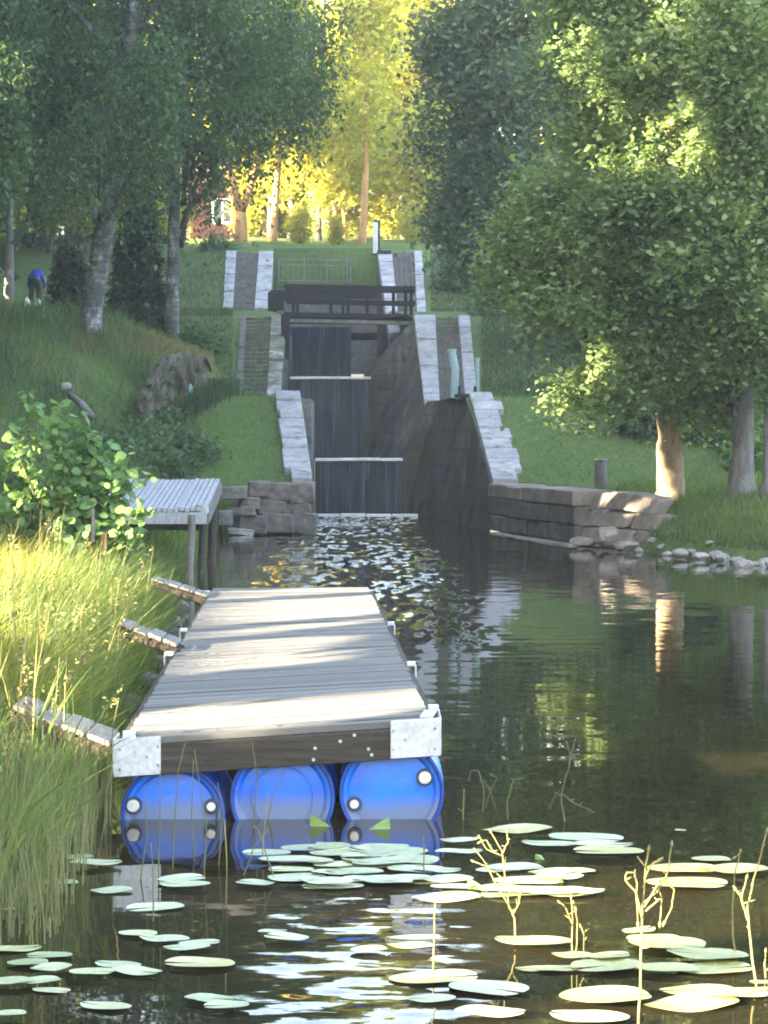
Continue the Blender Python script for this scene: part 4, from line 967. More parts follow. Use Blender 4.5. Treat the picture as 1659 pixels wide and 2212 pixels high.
# broad trees on the right bank
b = P(1447, 1082, 49.6); b[2] = hR(b[0], b[1])-.05
cl = [CL(x, y, Y, rx, rz) for x, y, Y, rx, rz in (
    (1250, 90, 47, 95, 90), (1340, 160, 46, 110, 80), (1300, 290, 47, 105, 80), (1440, 80, 46, 130, 100), (1560, 140, 45, 130, 110), (1440, 260, 45, 110, 80), (1580, 300, 45, 110, 90), (1210, 420, 48, 95, 60),
    (1330, 440, 46, 100, 70), (1460, 430, 45, 100, 70), (1600, 460, 45, 90, 80), (1130, 520, 48, 75, 50), (1230, 560, 47, 95, 65), (1360, 580, 46, 100, 70), (1490, 580, 45, 100, 75), (1620, 620, 45, 80, 80),
    (1100, 590, 48, 45, 35), (1180, 650, 47, 75, 40), (1290, 690, 46, 90, 55), (1410, 710, 46, 90, 60), (1530, 730, 46, 90, 65), (1640, 760, 46, 60, 60), (1320, 790, 46, 75, 36), (1250, 830, 46.4, 62, 20), (1330, 845, 46.4, 62, 20), (1400, 810, 46.5, 45, 30), (1520, 830, 48, 80, 45), (1215, 868, 46.5, 32, 14), (1262, 858, 46.5, 30, 22),
    (1400, -60, 47, 170, 110), (1580, -80, 47, 150, 120), (1260, -60, 48, 90, 80), (1480, -230, 47, 190, 120), (1700, 100, 46, 120, 200), (1720, 400, 46, 120, 160), (1480, 880, 50.5, 50, 24), (1560, 880, 49, 60, 30))]
tree('maple_tree', 'big leafy tree with pale sunlit trunk on the right bank', b, [b, P(1448, 1010, 49.4), P(1445, 930, 49.2), P(1443, 850, 49), P(1450, 700, 48), P(1455, 400, 47.5), P(1460, 0, 47.3)], [.30, .27, .235, .22, .20, .15, .07], cl, 135000, .12, 'leaf_maple', 'bark_brown', TREES_R, limbs=16, seed=8, flare=1.45, sub=.30, per=24, fill=1.8, up=.7, aspect=.68)
b = P(1600, 1078, 47.6); b[2] = hR(b[0], b[1])
cl = [CL(x, y, Y, rx, rz) for x, y, Y, rx, rz in ((1600, 700, 48, 80, 90), (1650, 820, 48.5, 70, 60), (1560, 560, 48.5, 90, 90), (1640, 450, 49, 110, 110), (1540, 300, 50, 120, 120), (1640, 100, 50, 140, 150), (1700, 700, 48, 90, 120), (1590, 860, 49.5, 60, 30))]
tree('grey_tree', 'grey shaded trunk right of the pale sunlit trunk', b, [b, P(1604, 1000, 47.6), P(1606, 900, 47.6), P(1612, 700, 47.6), P(1620, 300, 47.6)], [.27, .22, .20, .17, .10], cl, 26000, .15, 'leaf_maple', 'bark_grey', TREES_R, seed=9, sub=.3, up=.7)
b = P(1672, 1096, 46.0); b[2] = hR(b[0], b[1])
cl = [CL(x, y, Y, rx, rz) for x, y, Y, rx, rz in ((1700, 700, 46, 90, 100), (1740, 500, 46, 110, 120), (1720, 250, 46, 110, 120))]
tree('grey_tree', 'purplish trunk cut by the right edge of the photo', b, [b, P(1668, 960, 46), P(1676, 700, 46), P(1690, 300, 46)], [.22, .17, .15, .08], cl, 14000, .15, 'leaf_maple', 'bark_grey', TREES_R, seed=10, sub=.3, up=.7)
# darker trees behind, along the right side of the lock
b = np.array([4.6, 78, 0]); b[2] = hR(b[0], b[1])
cl = [CL(x, y, Y, rx, rz) for x, y, Y, rx, rz in ((1040, 60, 78, 115, 100), (1010, 180, 78, 95, 80), (1110, 200, 77, 110, 90), (1020, 310, 78, 95, 80), (1130, 340, 77, 90, 80), (1000, 420, 78, 70, 60), (1060, 480, 78, 85, 60), (1030, 560, 78, 55, 40), (1110, 600, 77, 70, 50), (1000, 90, 78, 75, 70), (1120, -80, 78, 110, 110), (1220, -60, 78, 120, 120), (1200, 100, 79, 110, 120), (990, 500, 78, 40, 40))]
tree('alder_tree', 'tall dark green tree standing over the right side of the lock', b, [b, b+[0, 0, 4], b+[-.4, 0, 9], b+[-.6, 0, 15]], [.28, .22, .16, .07], cl, 52000, .185, 'leaf_dark', 'bark_dark', TREES_R, limbs=14, seed=11, sub=.42)
b = np.array([7.6, 68, 0]); b[2] = hR(b[0], b[1])
cl = [CL(x, y, Y, rx, rz) for x, y, Y, rx, rz in ((1200, 560, 68, 90, 90), (1290, 480, 68, 120, 120), (1380, 600, 68, 120, 110), (1230, 690, 69, 70, 50), (1330, 740, 68, 90, 60), (1480, 720, 68, 110, 90), (1250, 300, 68, 120, 140), (1420, 380, 68, 140, 140), (1560, 600, 68, 120, 140), (1600, 800, 68, 110, 70), (1350, 100, 68, 160, 160), (1600, 300, 68, 160, 180))]
tree('alder_tree', 'shadowy tree behind the sunlit trunk, over the right lawn', b, [b, b+[0, 0, 4], b+[.3, 0, 9], b+[.2, 0, 14]], [.3, .24, .18, .08], cl, 40000, .2, 'leaf_dark', 'bark_dark', TREES_R, limbs=12, seed=12, sub=.45)
# shrubs at the back of the right lawn
for dx, by, Y, w_, h_, lab, lf in ((1420, 1010, 60, 120, 120, 'dark shrub behind the sunlit trunk at the end of the right lawn', 'leaf_dark'), (1540, 1020, 60, 130, 140, 'dark shrub between the sunlit trunk and the grey trunk', 'leaf_dark'), (1650, 1010, 59, 110, 130, 'dark shrub filling the right edge behind the grey trunk', 'leaf_dark'), (1330, 905, 66, 90, 60, 'low dark shrub above the right lawn under the branches', 'leaf_dark'),
                              (1000, 560, 92, 60, 46, 'low dark shrub on the top right grass bank', 'leaf_dark'), (1090, 640, 84, 80, 40, 'dark shrub at the foot of the tall dark tree', 'leaf_dark'), (1650, 905, 57, 40, 50, 'lit leafy bush glimpsed at the right edge between two trunks', 'leaf_alder')):
    b = P(dx, by, Y); b[2] = gz(b[0], b[1])-.1; t = thing('shrub', lab, 'shrub', b, None)
    s = Y/FPX; cl = [(b[0]+ox*w_*s, Y+oy, b[2]+oz*h_*s, .45*w_*s, .45*w_*s, .4*h_*s) for ox, oy, oz in ((-.4, 0, .35), (.4, .2, .4), (0, -.2, .6), (.1, 0, .2), (-.15, .3, .85))]
    mb = MB(); [mb.tube([b, (b+np.array(c[:3]))/2+[.05, 0, .1], np.array(c[:3])], [.05, .03, .01], 5) for c in cl]; part('stem', mb, M['bark_dark'], t)
    crown('crown', cl, 4200, .2, M[lf], t, sub=.3)
for d in ((1640, 905, .5), (1640, 880, .4), (1642, 950, .4)): pass

# sunny wood beyond the lock
PROT = {}
def proto_crown(key, clumps, n, size):
    c = clump_points(clumps, n, .5, 22, 2.0); V = leaf_quads(c, size, .4, .62); PROT[key] = quads_mesh('crown', V)
def unit_clumps(seed, H, W_, k=16, low=.35):
    r_ = np.random.default_rng(seed); out = []
    for i in range(k):
        z = low+(1-low)*(i+.5)/k; rr = W_*(1-abs(z-.62)*1.15)*r_.uniform(.35, .95); a = i*2.4+r_.random()
        out.append((math.cos(a)*rr, math.sin(a)*rr, z*H, W_*r_.uniform(.28, .5), W_*r_.uniform(.28, .5), H*r_.uniform(.06, .11)))
    return out
UC = {}
for key, sd, H, W_, n, low in (('tall', 1, 17, 3.0, 9000, .30), ('round', 2, 11, 2.9, 8000, .28), ('airy', 3, 15, 2.6, 5200, .38), ('low', 4, 5.5, 2.0, 4200, .12)):
    UC[key] = unit_clumps(sd, H, W_, 16, low); proto_crown(key, UC[key], n, .34)
BG = [  # dx, Y, kind, scale, rot, trunk bark, gold, label
    (520, 112, 'fork', 1, 0, 'bark_pine', 1, 'sunlit orange pine whose trunk forks in front of the red house'),
    (592, 116, 'airy', .85, 1.0, 'bark_pine', 1, 'leaning sunlit trunk just right of the forked pine'),
    (632, 124, 'round', .8, 2.0, 'bark_grey', 1, 'pale slim trunk left of the round yellow bush'),
    (690, 122, 'round', .85, .4, 'bark_dark', 1, 'yellow lit tree over the railing'),
    (742, 126, 'tall', .68, 2.4, 'bark_pine', 1, 'dark slim trunk in the middle of the bright wood'),
    (788, 110, 'airy', .75, 3.0, 'bark_pine', 1, 'straight glowing trunk just left of the sluice column'),
    (838, 130, 'tall', .78, 4.0, 'bark_grey', 1, 'tall yellow tree crowned against the patch of sky'),
    (872, 122, 'airy', .95, .8, 'bark_birch', 1, 'tall thin pale trunk to the right of the sluice column'),
    (905, 128, 'tall', .85, 1.9, 'bark_grey', 1, 'tall lit tree beside the dark crown on the right'),
    (940, 115, 'low', 1.1, .3, 'bark_dark', 1, 'narrow bright yellow young tree at the edge of the dark right crown'),
    (985, 122, 'round', .8, .3, 'bark_grey', 1, 'lit tree half behind the dark right crown'),
    (560, 134, 'tall', .85, 5.2, 'bark_dark', 1, 'tall lit tree behind the forked pine'),
    (470, 130, 'round', .95, 3.3, 'bark_pine', 1, 'lit tree rising above the red house'),
    (410, 124, 'airy', .9, 1.3, 'bark_pine', 1, 'thin sunlit trunk at the left end of the red house'),
    (770, 142, 'tall', .68, .9, 'bark_dark', 1, 'far lit tree filling the middle of the clearing'),
    (690, 146, 'tall', .74, 4.4, 'bark_dark', 1, 'far lit tree left of the middle of the clearing'),
    (610, 148, 'tall', .9, 2.2, 'bark_dark', 1, 'far lit tree behind the leaning trunk'),
    (860, 150, 'tall', .68, 3.6, 'bark_dark', 1, 'far lit tree behind the sluice column'),
    (950, 148, 'tall', .9, 5.4, 'bark_dark', 1, 'far lit tree behind the dark right crown edge'),
    (520, 152, 'tall', .95, .2, 'bark_dark', 1, 'far lit tree above the roof of the red house'),
    (565, 126, 'round', .72, 1.7, 'bark_pine', 1, 'low lit tree right behind the forked pine'),
    (725, 118, 'round', .62, 2.9, 'bark_pine', 1, 'low spreading lit tree over the right end of the railing'),
    (655, 132, 'round', .9, 3.9, 'bark_grey', 1, 'lit tree with spreading crown above the round yellow bush'),
    (815, 136, 'round', .85, .6, 'bark_grey', 1, 'lit spreading tree behind the glowing straight trunk'),
    (900, 134, 'round', .85, 5.0, 'bark_grey', 1, 'lit spreading tree behind the thin pale trunk'),
    (760, 128, 'low', .62, 4.1, 'bark_dark', 1, 'lit undergrowth bush behind the straight glowing trunk'),
    (615, 128, 'low', .6, 5.1, 'bark_dark', 1, 'lit undergrowth bush right of the red house'),
    (845, 124, 'low', .6, 1.1, 'bark_dark', 1, 'lit undergrowth bush right of the sluice column'),
    (540, 121, 'low', .45, 2.6, 'bark_dark', 1, 'lit undergrowth bush in front of the red house wall'),
    (645, 113, 'low', .30, .9, 'bark_dark', 1, 'small round yellow bush behind the railing'),
    (728, 113, 'low', .22, 2.9, 'bark_dark', 1, 'small dark bush by the railing post'),
    (890, 112, 'low', .30, 1.4, 'bark_dark', 1, 'small lit bush behind the top right coping'),
]
def bark_trunk(t, b, H, r0, bark, wob, seed, forks=()):
    r_ = np.random.default_rng(seed); pts = [b+np.array([wob*(i/6)**1.3+r_.normal()*.05, r_.normal()*.05, H*i/6]) for i in range(7)]
    return trunk_part(t, pts, [r0*(1-.12*i) for i in range(7)], M[bark], None, 0, seed, 1.3, 8, forks)
for dx, Y, kd, s, rot, bk, gold, lab in BG:
    X = xat(dx, Y); z = gz(X, Y) if Y < 99 else (hL(X, Y) if X < -2.3 else hR(X, Y)); b = np.array([X, Y, z])
    key = 'round' if kd == 'fork' else kd
    t = thing('pine_tree' if bk == 'bark_pine' else ('bush' if s < .4 else 'lit_tree'), lab, 'bush' if s < .4 else 'tree', b, 'sunlit trees beyond the lock')
    H = {'tall': 17, 'round': 11, 'airy': 15, 'low': 5.5}[key]*s
    if kd == 'fork':
        f0 = P(520, 458, Y); mb = MB()
        mb.tube([b-[0, 0, .3], b+[.03, 0, 1], f0], [.34, .28, .25], 10); mb.tube([f0-[0, 0, .15], P(505, 400, Y), P(492, 345, Y), P(470, 250, Y)], [.19, .17, .14, .08], 8); mb.tube([f0-[0, 0, .15], P(540, 405, Y), P(556, 345, Y), P(575, 240, Y)], [.18, .16, .13, .08], 8)
        part('trunk', mb, M[bk], t, sm=True)
    else:
        bark_trunk(t, b, H*.9, (.17 if key == 'airy' else .14)*(s+.25) if s > .4 else .05, bk, {592: .9, 645: 0}.get(dx, rng.normal()*.2), int(dx))
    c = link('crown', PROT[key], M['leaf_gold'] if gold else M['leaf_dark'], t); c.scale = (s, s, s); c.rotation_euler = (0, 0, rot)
    if kd == 'fork': c.location = (0, 1.0, 1.6)
# far edge of the wood: mass of trees nobody could count
cl = []
for X in np.arange(-60, 62, 3.4):
    for Y in (168, 176):
        hh = rng.uniform(1.5, 3) if -14 < X < 9 else rng.uniform(14, 22); cl.append((X+rng.normal(), Y, 15+hh*.5, 2.6, 2.2, hh*.5))
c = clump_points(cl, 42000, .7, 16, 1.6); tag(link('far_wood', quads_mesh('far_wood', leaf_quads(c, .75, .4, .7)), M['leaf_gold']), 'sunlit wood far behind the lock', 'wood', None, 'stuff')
# shaded wood on the left slope
for i, (dx, Y, s, key) in enumerate(((-40, 100, .6, 'round'), (40, 104, .5, 'round'), (160, 106, .36, 'round'), (250, 108, .30, 'round'), (130, 104, .4, 'round'), (345, 108, .28, 'airy'), (-20, 94, .6, 'round'), (230, 106, .34, 'round'), (-10, 97, .5, 'round'), (95, 101, .42, 'round'), (190, 99, .42, 'round'), (330, 100, .36, 'round'), (270, 96, .4, 'round'), (20, 102, .5, 'round'), (385, 110, .28, 'round'), (110, 98, .4, 'round'), (210, 102, .36, 'round'))):
    X = xat(dx, Y); b = np.array([X, Y, hL(X, Y)]); H = {'tall': 17, 'round': 11, 'airy': 15}[key]*s
    t = thing('forest_tree', 'dark leafy tree of the shady wood behind the birches on the left slope', 'tree', b, 'shady wood behind the birches')
    bark_trunk(t, b, H*.9, .2*s, 'bark_dark', rng.normal()*.3, i); c = link('crown', PROT[key], M['leaf_dark'], t); c.scale = (s, s, s); c.rotation_euler = (0, 0, i*1.1)
# trees lining the left bank, beside and behind the photographer, whose shade falls over the canal; dense crowns cut open for chosen sun patches
for i, Y in enumerate(np.arange(-14, 106, 4.4)):
    for row, X in ((0, -13.2), (1, -18.5)):
        X_ = X+rng.normal()*.5; Y_ = Y+row*2.2+rng.normal()*.5; b = np.array([X_, Y_, max(.6, hL(X_, Y_))])
        for qx, qy in ((-.7, 14.5), (-1.4, 14.4), (.1, 14.7), (5.62, 49.6), (1.2, 10.2)):
            tt = (qx-X_)/.814; dy_ = Y_-(qy-.528/ .97*(qx-X_)/ .814*.97)
            if abs(dy_) < .75: Y_ += 1.3 if dy_ >= 0 else -1.3
        if Y_ > 46: X_ -= 1.2+max(0, Y_-60)*.06; b[0] = X_; b[2] = hL(X_, Y_)
        t = thing('bank_tree', 'tall leafy tree lining the left bank', 'tree', b, 'tall trees lining the left bank')
        lo = 1.0 if Y_ < 58 else 2.2
        cl = [(X_+rng.normal()*.9, Y_+rng.normal()*.9, b[2]+lo+(22-lo)*(j+.5)/9, 2.7, 2.9, 1.9) for j in range(9)]
        mb = MB(); mb.tube([b-[0, 0, .3], b+[.1, 0, 6], b+[.1, .1, 13], b+[0, 0, 20]], [.3, .24, .16, .05], 8); part('trunk', mb, M['bark_dark'], t)
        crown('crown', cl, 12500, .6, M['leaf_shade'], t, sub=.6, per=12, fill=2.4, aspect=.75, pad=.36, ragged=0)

# ================================================================== grasses and small plants
def blades(name, base, height, width, lean, mat, label, cat=None, kind='stuff', curve=.5, seg=3, wind=(0.15, 0)):
    """base (N,3); each blade is a tapering curved strip of seg quads"""
    n = len(base); h = height*(.55+.75*rng.random(n)); a = rng.random(n)*6.283; ln = lean*rng.random(n)
    d = np.stack([np.cos(a), np.sin(a), np.zeros(n)], 1)*ln[:, None]+np.array([wind[0], wind[1], 0])*rng.random(n)[:, None]
    fa = rng.random(n)*3.1416; sd = np.stack([np.cos(fa), np.sin(fa)*.6, np.zeros(n)], 1); w_ = width*(.6+.8*rng.random(n))
    V = np.empty((n, seg, 4, 3))
    def pt(t): return base+np.stack([np.zeros(n), np.zeros(n), h*(t-.18*ln*t*t*curve*2)], 1)+d*(h*t**2)[:, None]*(.4+curve)
    for i in range(seg):
        t0, t1 = i/seg, (i+1)/seg; p0, p1 = pt(t0), pt(t1); w0 = (w_*(1-t0**1.5)*.5)[:, None]*sd; w1 = (w_*(1-t1**1.5)*.5+.0006)[:, None]*sd
        V[:, i, 0] = p0-w0; V[:, i, 1] = p0+w0; V[:, i, 2] = p1+w1; V[:, i, 3] = p1-w1
    o = link(name, quads_mesh(name, V.reshape(-1, 4, 3)), mat); return tag(o, label, cat, None, kind)
def scatter(n, xf, y0, y1, hf, dens=None):
    Y = y0+(y1-y0)*rng.random(n*2); lo = np.array([xf(y)[0] for y in Y]); hi = np.array([xf(y)[1] for y in Y]); X = lo+(hi-lo)*rng.random(n*2)
    if dens is not None:
        k = np.array([dens(x, y) for x, y in zip(X, Y)]) > rng.random(n*2); X, Y = X[k], Y[k]
    X, Y = X[:n], Y[:n]; return np.stack([X, Y, np.array([hf(x, y) for x, y in zip(X, Y)])-.03], 1)
# tall meadow grass on the near left bank
def tuft(x, y): return .35+.65*(nz(x, y*.7, 1.3) > -.1)
bs = scatter(17000, lambda y: (-.165*y-.6, shoreL(y)-.12), 15.6, 27.5, hL, tuft)
blades('tall_grass', bs, .62*(.7+.5*np.array([nz(a, b_, 1.1)*.5+.5 for a, b_ in bs[:, :2]])), .013, 1.15, M['grass_gold'], 'tall sunlit yellow grass on the left bank beside the jetty', 'grass', curve=.55, wind=(.22, -.05))
bs = scatter(12000, lambda y: (max(-.165*y-.6, shoreL(y)-.9), shoreL(y)+.12), 13.4, 27.5, hL)
blades('bank_grass', bs, np.clip((bs[:, 1]-13)*.16, .3, .72), .015, .7, M['grass_green'], 'green grass along the edge of the left bank', 'grass', wind=(.35, -.1))
bs = scatter(9000, lambda y: (-.17*y-.5, shoreL(y)+.2), 11.3, 16.4, lambda x, y: max(-.02, hL(x, y)))
blades('bank_grass', bs, .40, .011, .7, M['grass_green'], 'rough green grass in the lower left corner of the bank', 'grass', wind=(.3, -.1))
bs = scatter(7000, lambda y: (shoreL(y)-2.2, shoreL(y)+.1), 27.5, 55.4, hL)
blades('bank_grass', bs, .42, .02, .8, M['grass_green'], 'rough grass along the water between the floating jetty and the lock', 'grass', wind=(.25, -.1))
def rz_(x, y): return -.03
bs = scatter(1700, lambda y: (-.165*y-.1, -1.30-.04*(y-9)), 10.2, 14.2, rz_, lambda x, y: 1.0 if x < -1.55 else .35)
blades('reed_bed', bs, .46, .0075, .42, M['reed'], 'thin grey green reeds standing in the water at the lower left', 'reeds', curve=.3, wind=(.05, 0), seg=4)
bs = scatter(420, lambda y: (-.168*y-.2, shoreL(y)+.15), 10.6, 27, lambda x, y: max(-.03, hL(x, y)))
blades('broad_sedge', bs, .78, .026, .75, M['grass_green'], 'broad arching sedge blades mixed through the grass of the left bank', 'sedge', curve=.7, wind=(.2, -.05), seg=6)
bs = scatter(300, lambda y: (-.168*y-.2, shoreL(y)+.1), 10.6, 27, lambda x, y: max(-.03, hL(x, y)))
blades('dead_stalks', bs, .95, .010, .45, M['dry_reed'], 'pale dead stalks standing in the grass of the left bank', 'stalks', curve=.4, wind=(.15, 0), seg=5)
sh = bs[:170]; hv = []
for q in sh:
    c0 = q+np.array([rng.normal()*.08+.1, rng.normal()*.05, rng.uniform(.55, .95)]); dd = np.array([rng.normal()*.5+.3, rng.normal()*.3, 1.2]); dd /= np.linalg.norm(dd)
    hv.append(c0+np.outer(rng.random(16)*.16, dd)+rng.normal(size=(16, 3))*.008)
tag(link('seed_heads', quads_mesh('seed_heads', leaf_quads(np.concatenate(hv), .026, .2, .4, -.5)), M['dry_reed']), 'pale feathery seed heads above the grass of the left bank', 'seed heads', None, 'stuff')
# rough meadow on the mound and slope
bs = scatter(17000, lambda y: (-.165*y-.8, shoreL(y)-1.0 if y < 56 else -4.25-max(0, 64.2-y)*.36+max(0, 60-y)*.26), 28, 66, hL)
blades('meadow_grass', bs, .30, .028, .9, M['grass_green'], 'rough meadow grass covering the left slope and mound', 'grass', wind=(.2, -.1))
wd = scatter(5200, lambda y: (-.165*y-.8, shoreL(y)-1.2 if y < 56 else -4.5-max(0, 64.2-y)*.36+max(0, 60-y)*.26), 34, 63.5, hL, lambda x, y: 1.0 if nz(x, y*.8, .55) > .08 else .06)
blades('slope_weeds', wd, .62, .05, .8, M['leaf_birch'], 'rough dark weeds in patches over the left slope', 'weeds', wind=(.15, -.1))
wd = scatter(2200, lambda y: (-.165*y-.8, shoreL(y)-1.2 if y < 56 else -5.0), 36, 60, hL, lambda x, y: 1.0 if nz(x+9, y*.8, .5) > .12 else .05)
blades('slope_dry_grass', wd, .45, .03, .9, M['dry_grass'], 'pale dry grass in patches over the left slope', 'grass', wind=(.2, -.1))
bs = scatter(15000, lambda y: (cx(y)+2.75, cx(y)+8), 56.2, 63.3, hR); b2 = scatter(11000, lambda y: (-5.6, cx(y)-2.75), 56.3, 63.4, hL)
b3 = scatter(12000, lambda y: (xat(1040, y), xat(1300, y)), 70.8, 82, hR); b4 = scatter(9000, lambda y: (xat(930, y), xat(1180, y)), 88, 97.5, hR); b5 = scatter(9000, lambda y: (xat(370, y), xat(503, y)), 70.8, 97.5, hL)
cr = np.array([[lerp(u, [0, .5, 1], [-7.6, -6.0, -4.45])+rng.normal()*.12, lerp(u, [0, .5, 1], [61.4, 62.8, 63.9])+rng.normal()*.45, 0] for u in rng.random(4200)]); cr[:, 2] = [hL(x, y)-.02 for x, y in cr[:, :2]]
fb = np.array([[lerp(u, [0, 1], [-5.9, -3.95])+rng.normal()*.12, lerp(u, [0, 1], [58.9, 63.6])+rng.normal()*.25, 0] for u in rng.random(2600)]); fb[:, 2] = [hL(x, y)-.02 for x, y in fb[:, :2]]
blades('outcrop_weeds', fb, .5, .04, .9, M['grass_rough'], 'dark weeds growing round the foot of the rock outcrop', 'weeds')
blades('dry_grass', cr, .24, .028, .95, M['dry_grass'], 'dry tan grass along the crest of the mound above the outcrop', 'grass', seg=2)
blades('rough_bank_grass', np.concatenate([b3, b4, b5]), .20, .022, .8, M['grass_rough'], 'darker unmown grass on the steep upper banks beside the lock', 'grass', seg=2)
blades('lawn_grass', np.concatenate([bs, b2]), .10, .022, .8, M['grass_lawn'], 'short lawn grass on the banks beside the lock', 'grass', seg=2)
bs = scatter(9000, lambda y: (shoreR(y)+.45, xat(1690, y)), 41, 55, hR)
blades('right_bank_grass', bs, .26, .022, .9, M['grass_green'], 'rough green grass on the right bank above the shore stones', 'grass', wind=(.1, -.15))
bs = np.array([P(dx+rng.normal()*6, dy+rng.normal()*4, 48.7)+[0, rng.normal()*.3, 0] for dx, dy in zip(rng.uniform(1375, 1490, 900), rng.uniform(1068, 1086, 900))]); bs[:, 2] = [hR(x, y)-.02 for x, y in bs[:, :2]]
blades('root_grass', bs, .32, .018, .8, M['grass_green'], 'tuft of long grass round the foot of the sunlit trunk', 'grass')
bs = scatter(1500, lambda y: (-3.95, -3.6), 53.2, 55.6, lambda x, y: -.03)
blades('rushes', bs, .85, .02, .3, M['grass_green'], 'green rushes between the old jetty and the boulder heap', 'rushes')
# leafy alder shrub
b = P(150, 1190, 26); b[2] = hL(b[0], b[1]); t = thing('alder_shrub', 'leafy light green alder shrub with large round leaves at the left edge', 'shrub', b)
tips = [(60, 850), (135, 870), (15, 930), (100, 930), (180, 915), (230, 950), (40, 1000), (150, 990), (215, 1000), (270, 990), (295, 1030), (90, 1070), (180, 1070), (250, 1080), (300, 1100), (20, 1080), (140, 1130), (230, 1140), (290, 1150), (-40, 960), (-50, 1060), (60, 1140), (120, 1020), (195, 945), (260, 1040)]
mb = MB(); LV = []
for i, (dx, dy) in enumerate(tips):
    tp = P(dx, dy, 26+rng.normal()*.35); root = b+np.array([rng.normal()*.25, rng.normal()*.2, -.1]); mid = root*.45+tp*.55+np.array([rng.normal()*.1, rng.normal()*.1, .12])
    pts = [root*(1-u)**2+mid*2*u*(1-u)+tp*u*u for u in np.linspace(0, 1, 8)]; mb.tube(pts, np.linspace(.022, .004, 8), 5)
    for j in range(85):
        u = .38+.62*rng.random()**.7; q = root*(1-u)**2+mid*2*u*(1-u)+tp*u*u; LV.append(q+rng.normal(size=3)*np.array([.10, .10, .07])*(1.35-u*.6))
part('stem', mb, M['bark_dark'], t, sm=True)
def round_leaves(c, size):
    n = len(c); nrm = rng.normal(size=(n, 3))*.8; nrm[:, 2] = np.abs(nrm[:, 2])+.5; nrm[:, 1] -= .5; nrm /= np.linalg.norm(nrm, axis=1)[:, None]
    a = rng.normal(size=(n, 3)); a -= nrm*(a*nrm).sum(1)[:, None]; a /= np.linalg.norm(a, axis=1)[:, None]; b_ = np.cross(nrm, a); s = size*(.7+.6*rng.random(n))[:, None]
    out = []
    prof = [(-.5, .10), (-.2, .36), (.15, .38), (.5, .06)]
    for (t0, w0), (t1, w1) in zip(prof[:-1], prof[1:]):
        V = np.empty((n, 4, 3)); cv = lambda w_: nrm*s*w_*.25
        V[:, 0] = c+a*s*t0-b_*s*w0+cv(w0); V[:, 1] = c+a*s*t0+b_*s*w0+cv(w0); V[:, 2] = c+a*s*t1+b_*s*w1+cv(w1); V[:, 3] = c+a*s*t1-b_*s*w1+cv(w1); out.append(V)
    return out
parts_ = round_leaves(np.array(LV), .105); me_v = np.concatenate(parts_)-np.array(t.location)
# join the strips of each leaf so that it reads as one island
n_ = len(LV); V = np.stack(parts_, 1)-np.array(t.location); vs = np.empty((n_, 8, 3)); vs[:, 0:2] = V[:, 0, 0:2]; vs[:, 2] = V[:, 0, 3]; vs[:, 3] = V[:, 0, 2]; vs[:, 4] = V[:, 1, 3]; vs[:, 5] = V[:, 1, 2]; vs[:, 6] = V[:, 2, 3]; vs[:, 7] = V[:, 2, 2]
mb = MB(); mb.v = [tuple(p) for p in vs.reshape(-1, 3).tolist()]; mb.n = len(mb.v); mb.f = [f for i in range(n_) for f in ((8*i, 8*i+1, 8*i+3, 8*i+2), (8*i+2, 8*i+3, 8*i+5, 8*i+4), (8*i+4, 8*i+5, 8*i+7, 8*i+6))]
link('foliage', mb.mesh('foliage', smooth_=True), M['leaf_alder'], t)
# low shrubs on the left slope
for dx, by, Y, w_, h_, lab in ((350, 862, 60.2, 60, 34, 'leafy clump at the foot of the left end of the rock outcrop'), (300, 845, 58.6, 60, 44, 'leafy clump on the slope left of the rock outcrop'), (395, 990, 57.5, 90, 70, 'dark ferny bush at the left edge of the lawn'), (330, 960, 55, 80, 90, 'dark bush on the slope below the outcrop'), (255, 930, 52, 90, 70, 'low bush in the middle of the left slope'), (470, 830, 69, 80, 50, 'dark bush at the foot of the mossy rubble steps'), (430, 830, 66, 50, 50, 'small dark bush under the rock outcrop'), (470, 520, 100, 50, 30, 'small green bush on the top left bank'), (60, 1010, 38, 130, 80, 'grey green bush low on the slope behind the alder shrub')):
    b = P(dx, by, Y); b[2] = gz(b[0], b[1])-.1; t = thing('bush', lab, 'bush', b); s = Y/FPX
    cl = [(b[0]+ox*w_*s, Y+oy, b[2]+oz*h_*s, .4*w_*s, .4*w_*s, .38*h_*s) for ox, oy, oz in ((-.4, 0, .3), (.4, .2, .35), (0, -.2, .55), (-.15, .3, .8))]
    mb = MB(); [mb.tube([b, np.array(c[:3])], [.03, .008], 5) for c in cl]; part('stem', mb, M['bark_dark'], t)
    crown('foliage', cl, 3000, .13, M['leaf_birch'], t, sub=.2)

# ================================================================== lily pads
PADS = []
def pads1(L, k0=.3351, ox=0, oy=1828.7):
    for p in L: PADS.append((ox+p[0]*k0, oy+p[1]*k0, p[2]*k0, p[3] if len(p) > 3 else None))
pads1([(390,235,105),(720,292,115),(1170,222,150),(1190,265,140),(620,130,140),(1000,395,165),(890,570,115),(1060,612,140),(1285,645,118),(1205,680,130),(100,665,140),(320,712,130),(180,765,120),(330,805,125),(590,840,130),(760,765,130),(880,815,160),(1290,770,200,'g'),(250,890,130),(60,900,130),(330,932,110),(680,1040,150),(1360,1000,150),(1460,1050,130),(60,1110,100),(500,70,90),(40,415,60)])
pads1([(1430,190,105),(1430,270,130),(190,285,140),(430,312,110),(620,215,100),(700,268,170),(1020,278,190),(850,300,160),(350,370,130),(660,345,150),(760,395,160),(1150,385,170),(360,455,140),(600,478,140),(850,440,170),(1080,440,170),(1350,450,150),(1380,505,120),(1350,550,190),(230,775,80),(320,820,140),(850,905,110),(1120,890,130,'g'),(1270,1070,260,'g'),(1250,1210,140),(620,400,120),(500,330,110),(980,470,140)], .3351, 512, 1755.6)
